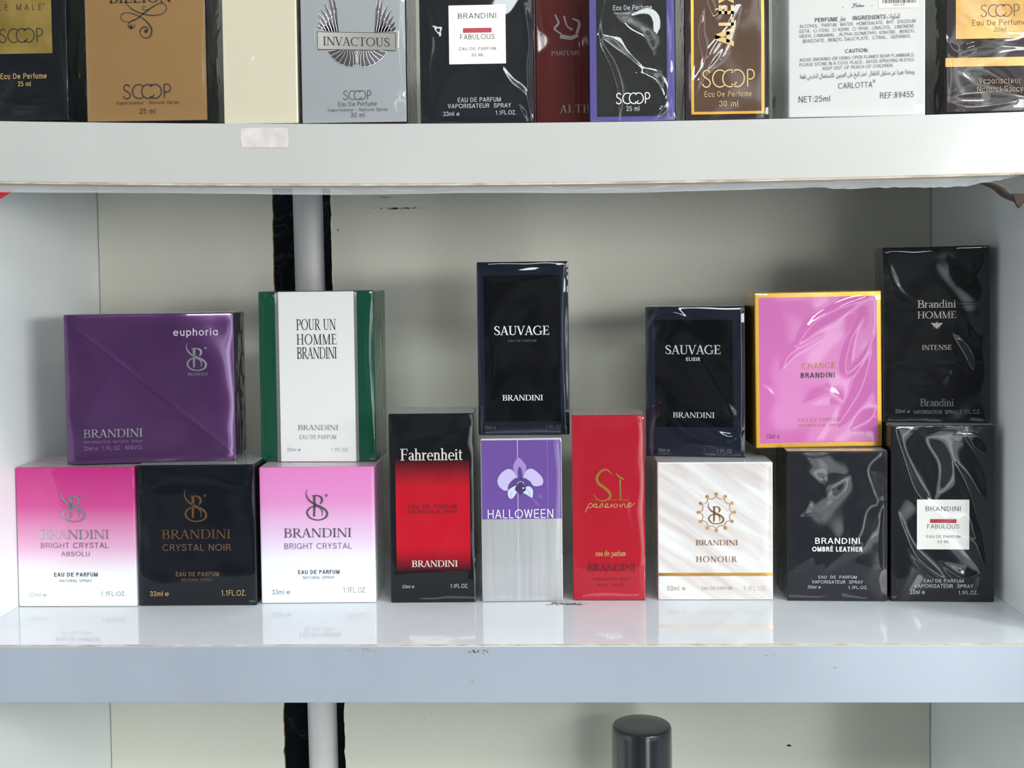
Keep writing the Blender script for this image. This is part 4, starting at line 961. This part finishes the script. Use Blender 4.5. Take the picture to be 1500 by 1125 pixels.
TAN = (148, 114, 74)
b = upper('plain tan gold perfume box with a black scroll flourish', -0.2052, 125, 307, 0.108, 0.05, 22, side('side_black', (14, 16, 22)), wrapped('print_tan', TAN, rough=.35, metal=.25), wrap=.04,
          creases=[([(136, 75), (180, 88), (235, 108), (290, 155)], 8, .22), ([(300, 20), (270, 35), (225, 45)], 10, .2), ([(296, 55), (280, 72), (258, 82)], 8, .2), ([(302, 5), (296, 90), (300, 170)], 4, .2)])
def zz(pts, w, sc=4.412, ox=0): return [(ox + x / sc, y / sc, w) for x, y in pts]
def flourish(P):
    P.curve([(x, y, w) for (x, y, _), w in zip(zz([(828, 22), (868, 62), (930, 92), (1000, 106), (1060, 100), (1095, 70), (1086, 36), (1050, 30), (1000, 55), (942, 95), (890, 132), (840, 146), (800, 130), (800, 98), (832, 86), (880, 95), (940, 125), (984, 170), (996, 215), (970, 250), (930, 240), (920, 205), (945, 178), (970, 192), (964, 214)], 1), [.6, 1.4, 1.6, 1.4, 1.0, 1.0, 1.2, 1.2, 1.4, 1.6, 1.2, .9, .9, 1.1, 1.0, 1.2, 1.5, 2.2, 2.2, 1.4, 1.1, 1.4, 1.6, 1.8, 1.0])], 5)
    P.curve(zz([(985, 60), (965, 72), (942, 66), (945, 48), (960, 50)], .9), 4); P.curve(zz([(900, 128), (865, 140), (842, 165), (855, 188), (885, 178), (878, 160)], 1.1), 4)
    P.poly([(860 / 4.412 + 2.6 * math.cos(a), 178 / 4.412 + 3 * math.sin(a)) for a in [k * PI / 4 for k in range(8)]]); P.poly([(957 / 4.412 + 2.6 * math.cos(a), 208 / 4.412 + 2.6 * math.sin(a)) for a in [k * PI / 4 for k in range(8)]])
b.line('lettering', 'BILLION', 163, 256, -14, 5, BLACK, face='serif'); b.draw('emblem', BLACK, flourish)
b.draw('lettering', BLACK, scoop(180.7, 252, 125, 145.5)); b.lines('small_print', BLACK, [(SPRAY, 170, 264, 149, 154), ('25 ml', 205, 228.6, 160, 168)])

CREAM = (200, 191, 168)
b = upper('plain cream perfume box without print on the upper shelf', -0.1468, 328, 438, 0.105, 0.05, 23, side('side_cream', (226, 218, 198)), wrapped('print_cream', CREAM), wrap=.03,
          creases=[([(367, 0), (364, 70), (371, 160)], 10, .10), ([(388, 0), (390, 90), (386, 178)], 6, .08), ([(373, 78), (368, 88)], 2, .4), ([(335, 50), (336, 120)], 2, .3), ([(388, 160), (392, 170)], 2, .3)])

b = upper('silver grey perfume box with a winged plaque emblem', -0.0990, 441, 598, 0.108, 0.045, 24, side('side_black', (14, 16, 22)), wrapped('print_silver_grey', (150, 152, 154), metal=.2), wrap=.035,
          creases=[([(588, 5), (585, 80), (590, 130), (575, 150), (585, 180)], 7, .45), ([(452, 150), (470, 172), (520, 176)], 5, .15)])
DKFOIL = foil('dark_foil', (86, 80, 86)); LTFOIL = foil('light_foil', (226, 222, 216)); PLAQUE = mat('plaque', (178, 174, 166), rough=.35, metal=.5, film='attr')
def W_(x, y): return (400 + x / 6.25, y / 6.25)
def Wm(x, y): x2 = 1560 - x; return W_(x2, y + (x2 - x) * .03)
_tips = [(418, 228), (424, 183), (432, 118), (453, 62), (487, 18), (525, -60), (556, -150)]
_base = [(440, 268), (470, 272), (500, 276), (530, 279), (556, 282), (580, 284), (600, 286), (614, 288)]
_fan = [(505, 462), (535, 505), (570, 541), (610, 571), (655, 592), (705, 609), (745, 605), (771, 583), (778, 528)]
def wings(dark):
    def f(P):
        for M in (W_, Wm):
            for k, t in enumerate(_tips):
                b0, b1 = _base[k], _base[min(k + 2, 7)]; m = ((b1[0] + t[0]) / 2 + 14, (b1[1] + t[1]) / 2)
                if dark: P.poly([M(*q) for q in (b0, ((b0[0] + t[0]) / 2 - 8, (b0[1] + t[1]) / 2), t, m, b1)])
                else: P.stroke([(*M(*q), .5) for q in (b0, ((b0[0] + t[0]) / 2 - 8, (b0[1] + t[1]) / 2), t, m)])
            for k, t in enumerate(_fan):
                c = (640 + 15 * k, 440)
                if dark and k < len(_fan) - 1: P.poly([M(*q) for q in (c, t, _fan[k + 1], (c[0] + 15, 440))])
                if not dark: P.stroke([(*M(*c), .4), (*M((c[0] + t[0]) / 2 + 10, (c[1] + t[1]) / 2), .55), (*M(*t), .6)])
            if not dark: P.stroke([(*M(*t), .5) for t in _fan])
    return f
b.draw('emblem', DKFOIL, wings(True), .0003); b.draw('emblem', LTFOIL, wings(False), .00036)
def plate(P, g=0): P.poly([W_(422 - g, 288 - g), W_(1135 + g, 310 - g), W_(1135 + g, 465 + g), W_(422 - g, 440 + g)])
b.draw('plaque', DKFOIL, lambda P: plate(P, 5), .00042); b.draw('plaque', PLAQUE, plate, .00048)
b.draw('emblem', LTFOIL, lambda P: (P.stroke([(*W_(480, 272), .7), (*W_(390, 260), .7), (*W_(392, 412), .7), (*W_(416, 414), .7), (*W_(412, 442), .7)]), P.stroke([(*W_(1120, 292), .7), (*W_(1166, 292), .7), (*W_(1160, 444), .7), (*W_(1140, 442), .7), (*W_(1138, 468), .7)])), .00052)
P = Print(); b.text(P, 'INVACTOUS', 475.2, 573.4, 54.5, 67, face='serif', rise=-3.8); b.put('plaque_lettering', P, BLACK, .0006)
b.draw('lettering', ink('slate', (60, 62, 68)), scoop(503.7, 545, 132, 145)); b.lines('small_print', ink('slate', (60, 62, 68)), [(SCENT, 496, 553, 148, 154.5), (SPRAY, 480, 569, 157.5, 162), ('30 ml', 514, 535, 164, 171)])

b = upper('black perfume box with square white label on the upper shelf', -0.0366, 614.5, 781.5, 0.105, 0.043, 25, side('side_ink', (26, 24, 30)), wrapped('print_ink', (30, 30, 33)), wrap=.05,
          creases=[([(733, 98), (748, 122), (768, 140), (778, 175)], 5, .45), ([(768, 10), (775, 60), (771, 100), (774, 150)], 5, .45), ([(625, 10), (632, 60), (626, 100), (630, 150)], 4, .3), ([(636, 42), (642, 50)], 5, .3), ([(760, 158), (768, 175)], 4, .4)])
fab_label(b, 658, 8.4, 741, 93.6)
b.lines('small_print', PALE, [('EAU DE PARFUM', 669.6, 732.6, 142.4, 149), ('VAPORISATEUR  SPRAY', 655, 747.6, 151.4, 157.6), ('33ml \u212e', 648, 672, 162.6, 168.6), ('1.1FL.OZ.', 725, 755, 162, 168)])

b = upper('dark wine red perfume box set back between the white labelled and violet edged boxes', 0.0150, 783, 905, 0.108, 0.05, 26, side('side_wine', (70, 18, 20)), wrapped('print_wine', (104, 34, 32)), y=.049, W=0.0455, wrap=.04,
          creases=[([(846, 0), (847, 90), (846, 180)], 4, .3), ([(785, 5), (787, 90), (786, 178)], 4, .25)])
DIMSIL = ink('dim_silver', (150, 136, 134))
b.line('small_print', 'PARFUMS', 807, 848, 60, 66.5, DIMSIL, face='serif'); b.line('lettering', 'ALTH', 818, 864, 138, 150, DIMSIL, face='serif', gap=.1)
def crest(P):
    P.curve([(813, 8, 2), (818, 20, 3), (812, 28, 3), (822, 36, 2)], 4); P.curve([(826, 10, 3), (830, 24, 2), (838, 30, 3)], 4); P.stroke([(820, 39, 6), (836, 42, 6), (846, 38, 5)]); P.curve([(838, 14, 2), (848, 20, 4), (844, 36, 4)], 4)
b.draw('emblem', DIMSIL, crest)

b = upper('black perfume box with violet edges on the upper shelf', 0.0417, 863.5, 990, 0.105, 0.045, 27, side('side_black', (14, 16, 22)), wrapped('print_violet', (84, 76, 134)), wrap=.08,
          creases=[([(886, 0), (877, 55), (895, 100), (906, 140), (905, 178)], 5, .5), ([(880, 55), (905, 75), (945, 108)], 6, .35), ([(935, 110), (960, 120), (976, 150)], 8, .3), ([(976, 20), (980, 90), (976, 150), (960, 172)], 4, .5), ([(905, 30), (940, 55), (955, 80)], 12, .3), ([(985, 10), (986, 170)], 3, .4)])
b.apanel('center_panel', wrapped('print_umber', (38, 37, 36)), 875, -90, 977, 171.7)
b.lines('small_print', PALE, [(SCENT, 899.6, 956, 11, 18), (SPRAY, 900.8, 955.6, 20.5, 24), ('25 ml', 917.8, 936.4, 157, 164)]); b.draw('lettering', WHITE, scoop(902.8, 952, 138, 153.5))

BROWNP = wrapped('print_brown', (84, 62, 50)); 
b = upper('dark brown perfume box with a gold frame and sideways gold title', 0.0890, 1003, 1126, 0.112, 0.045, 28, side('side_dark_plum', (24, 18, 22)), wrapped('print_dark_plum', (46, 36, 38)), wrap=.06,
          creases=[([(1036, 0), (1022, 50), (1028, 95), (1018, 120)], 7, .5), ([(1082, 20), (1066, 50), (1040, 85), (1018, 140)], 5, .35), ([(1076, 30), (1060, 80), (1026, 120)], 4, .3), ([(1008, 0), (1008, 178)], 4, .35), ([(1036, 0), (1044, 30), (1060, 20)], 6, .4)])
b.apanel('gold_frame', GOLDP, 1012.8, -110, 1118.5, 171, .0002); b.apanel('center_panel', BROWNP, 1016.8, -106, 1114.3, 167.2, .0003)
def sideways(P):
    def put(body, y0, y1, bold):
        vs, fs = sans(body, bold); xs = [v[0] for v in vs]; xa, xb = min(xs), max(xs)
        P.add(vs, fs, lambda p: b.uv(1074.7 - (27 if body == 'A' else 22) * p[1], y0 + (y1 - y0) * (p[0] - xa) / (xb - xa)))
    put('A', 73.7, 46.5, .03); put('L', 44, 32, .03); put('E', 27, 14, .03); put('X', 12, -6, .03)
Pq = Print(); sideways(Pq); b.put('lettering', Pq, GOLD_INK, .0006)
b.draw('lettering', GOLD_INK, scoop(1028.7, 1104, 107.5, 132), .0006)
b.lines('small_print', GOLD_INK, [(SCENT, 1031.6, 1100, 138, 146), ('30 ml', 1052.7, 1080, 152, 160)])
for ch in b.root.children:
    if ch.name.startswith('small_print'): ch.location.y = -0.0002

b = upper('white perfume box turned back to front with black ingredient print', 0.1535, 1156.6, 1353, 0.115, 0.045, 29, side('side_pale_grey', (206, 212, 212)), wrapped('print_back_white', (196, 194, 191), coat=.25), wrap=.015, creases=[([(1340, 140), (1350, 150)], 5, .1)], y=.003)
R0 = dict(rise=5.0)
b.lines('small_print', BLACK, [('PERFUME', 1194.6, 1227.4, 37, 43, dict(bold=.015, rise=1)), ('INGREDIENTS', 1249, 1296, 35, 41, dict(bold=.015, rise=1.4)), ('CAUTION:', 1237.8, 1271, 82.5, 88, dict(bold=.015, rise=1))])
b.lines('small_print', BLACK, [
    ('ALCOHOL,  PARFUM,  WATER,  HOMOSALATE,  BHT,  DISODIUM', 1172.7, 1338.4, 44.2, 49, R0), ('EDTA,  CI 17200,  CI 42090,  CI 19140,  LINALOOL,  LIMONENE,', 1172.7, 1337.6, 51.4, 56.2, R0),
    ('HEXYL CINNAMAL,  ALPHA-ISOMETHYL IONONE,  BENZYL', 1172.7, 1337.4, 58.6, 63.2, R0), ('BENZOATE,  BENZYL SALICYLATE,  CITRAL,  GERANIOL', 1177.6, 1332, 65.6, 70.4, R0),
    ('AVOID SMOKING OR USING OPEN FLAMES NEAR FLAMMABLE;', 1172.4, 1337, 92.6, 97.2, R0), ('PLEASE STORE IN A COOL PLACE;  AVOID SPRAYING IN EYES;', 1172.4, 1337, 99.6, 104.2, R0), ('KEEP OUT OF REACH OF CHILDREN.', 1206, 1307, 106.4, 111, dict(rise=3))])
b.lines('small_print', BLACK, [(arabic('\u0639\u0637\u0631'), 1230, 1239, 35, 42), (arabic('\u0627\u0644\u0645\u0643\u0648\u0646\u0627\u062a'), 1298, 1316, 33, 40),
    (arabic('\u0648\u064a\u062d\u0641\u0638 \u0628\u0639\u064a\u062f\u0627 \u0639\u0646 \u0645\u062a\u0646\u0627\u0648\u0644 \u0627\u0644\u0627\u0637\u0641\u0627\u0644  \u0627\u062d\u0630\u0631 \u0627\u0644\u0628\u062e \u0639\u0644\u0649 \u0627\u0644\u0639\u064a\u0646\u064a\u0646  \u0644\u0644\u0627\u0633\u062a\u0639\u0645\u0627\u0644 \u0627\u0644\u062e\u0627\u0631\u062c\u064a \u0641\u0642\u0637'), 1172.4, 1337, 115.5, 122, R0)])
b.lines('lettering', BLACK, [('CARLOTTA', 1228, 1276.8, 131, 139, dict(rise=1.5)), ('NET:25ml', 1171, 1216, 149.5, 158, dict(rise=1)), ('REF:89455', 1288, 1336, 145.5, 154, dict(rise=1.4))])
b.draw('lettering', BLACK, lambda P: [P.rect(1277.4, 1281, y, y + .5) for y in (127.6, 128.7, 129.8, 130.9)])
def number_box(P):
    P.stroke([(1249, -20, .8), (1249, 11.7, .8), (1262, 11.2, .8), (1262, -20, .8)]); P.stroke([(1233.5, 5.6, .6), (1248.6, 5.2, .6)]); P.stroke([(1262.4, 4.8, .6), (1277, 4.2, .6)])
    for x, y in ((1234.6, 22.8), (1276.4, 21.3)): P.rect(x - .5, x + .5, y - .5, y + .5)
b.draw('emblem', BLACK, number_box); b.lines('small_print', BLACK, [('No.', 1251.3, 1259.5, -.5, 3), ('266', 1250.7, 1260.3, 5.6, 10.6, dict(bold=.01))])
def script(P):
    def c(*pts): P.curve([(x, y, .7) for x, y in pts], 4)
    c((1247, 23.5), (1250, 23), (1251.5, 18.5), (1249, 18.6), (1256, 17.8)); c((1249.5, 20.6), (1253, 20)); c((1253, 22.6), (1254.6, 20.4), (1255, 22.8), (1257, 20.4), (1257.4, 22.6), (1259.5, 19), (1259.4, 22.6), (1261, 20.8), (1262, 22.4), (1263.6, 20.4), (1263.2, 22.4), (1265.6, 21))
b.draw('lettering', BLACK, script)
b.apanel('sticker', wrapped('print_sticker', (226, 222, 212), coat=.3), 1285.6, -60, 1342.6, 25, .0003)
NAVYINK = ink('navy', (24, 28, 40))
b.draw('sticker_print', NAVYINK, lambda P: (P.rect(1286.2, 1342.8, -58, 9.8)), .0004); b.draw('sticker_print', PALE, lambda P: P.rect(1296.5, 1335, -40, 1.8), .0005)
P = Print(); b.text(P, 'Defined fragrance around the world', 1290, 1340.5, 4, 7.2); b.put('sticker_print', P, PALE, .0006)
def bars(P):
    rnd = random.Random(4); x = 1291.2
    while x < 1338.5:
        w = rnd.choice((.5, .7, .9, 1.3)); P.rect(x, x + w, 11.2, 18.6); x += w + rnd.choice((.5, .7, 1.0, 1.5))
b.draw('sticker_print', BLACK, bars, .0005); P = Print(); b.text(P, '00267492', 1305.6, 1323.6, 19.5, 22.5); b.put('sticker_print', P, BLACK, .0006)
def side_print(b):
    """small code block and scrawl on the left flank"""
    P = Print(); D = b.D
    for k in range(9): P.rect(-0.0205 + k * .0011, -0.0205 + k * .0011 + .0006, .0105, .0165)
    P.stroke([(-0.0205, .0135, .0004), (-0.0115, .0145, .0004)])
    P.curve([(-0.0208, .0062, .0004), (-0.018, .0088, .0004), (-0.017, .0062, .0004), (-0.0145, .0092, .0004), (-0.0135, .0066, .0004), (-0.011, .0098, .0004)], 5)
    me = bpy.data.meshes.new('side_print'); me.from_pydata([(-b.W / 2 - .0001, -u - .0, v) for u, v in P.v], [], P.f); me.update()
    o = link('side_print', me, BLACK, b.root); return o
side_print(b)

b = upper('dark brown perfume box with wide gold label, rightmost on the upper shelf', 0.2254, 1376, 1545, 0.112, 0.045, 30, side('side_dark_plum', (24, 18, 22)), wrapped('print_cocoa', (48, 40, 40)), W=.0565, wrap=.08,
          creases=[([(1380, 75), (1395, 90), (1430, 82), (1500, 84)], 6, .4), ([(1382, 155), (1430, 150), (1500, 158)], 6, .5), ([(1380, 165), (1420, 172), (1480, 164)], 4, .5), ([(1400, 118), (1440, 122), (1480, 145)], 10, .4), ([(1378, 90), (1378, 178)], 4, .3), ([(1410, 35), (1450, 60), (1500, 62)], 8, .3)])
VLAB = wrapped('print_amber_foil', noisy((158, 120, 64), (190, 154, 96), scale=50, lo=.3, hi=.7), rough=.3, metal=.55)
b.apanel('gold_label', VLAB, 1391.5, -70, 1522, 71, .0003); b.apanel('gold_band', VLAB, 1376.5, 99, 1544.5, 112, .0003)
COCOA = ink('cocoa', (66, 48, 36)); TOFFEE = ink('toffee', (150, 126, 98))
b.line('lettering', 'VANILLE', 1415, 1499, -9, 11, COCOA); b.draw('lettering', COCOA, scoop(1428, 1484.5, 21.5, 39)); b.lines('small_print', COCOA, [(SCENT, 1415.6, 1495, 43.5, 52), ('30ml', 1447.5, 1465, 55, 61.5)])
b.lines('small_print', TOFFEE, [('Vaporisateur', 1425, 1487, 129, 138), ('Natural Spray', 1422.8, 1490.6, 141.5, 150)])

if _fonto: bpy.data.objects.remove(_fonto)
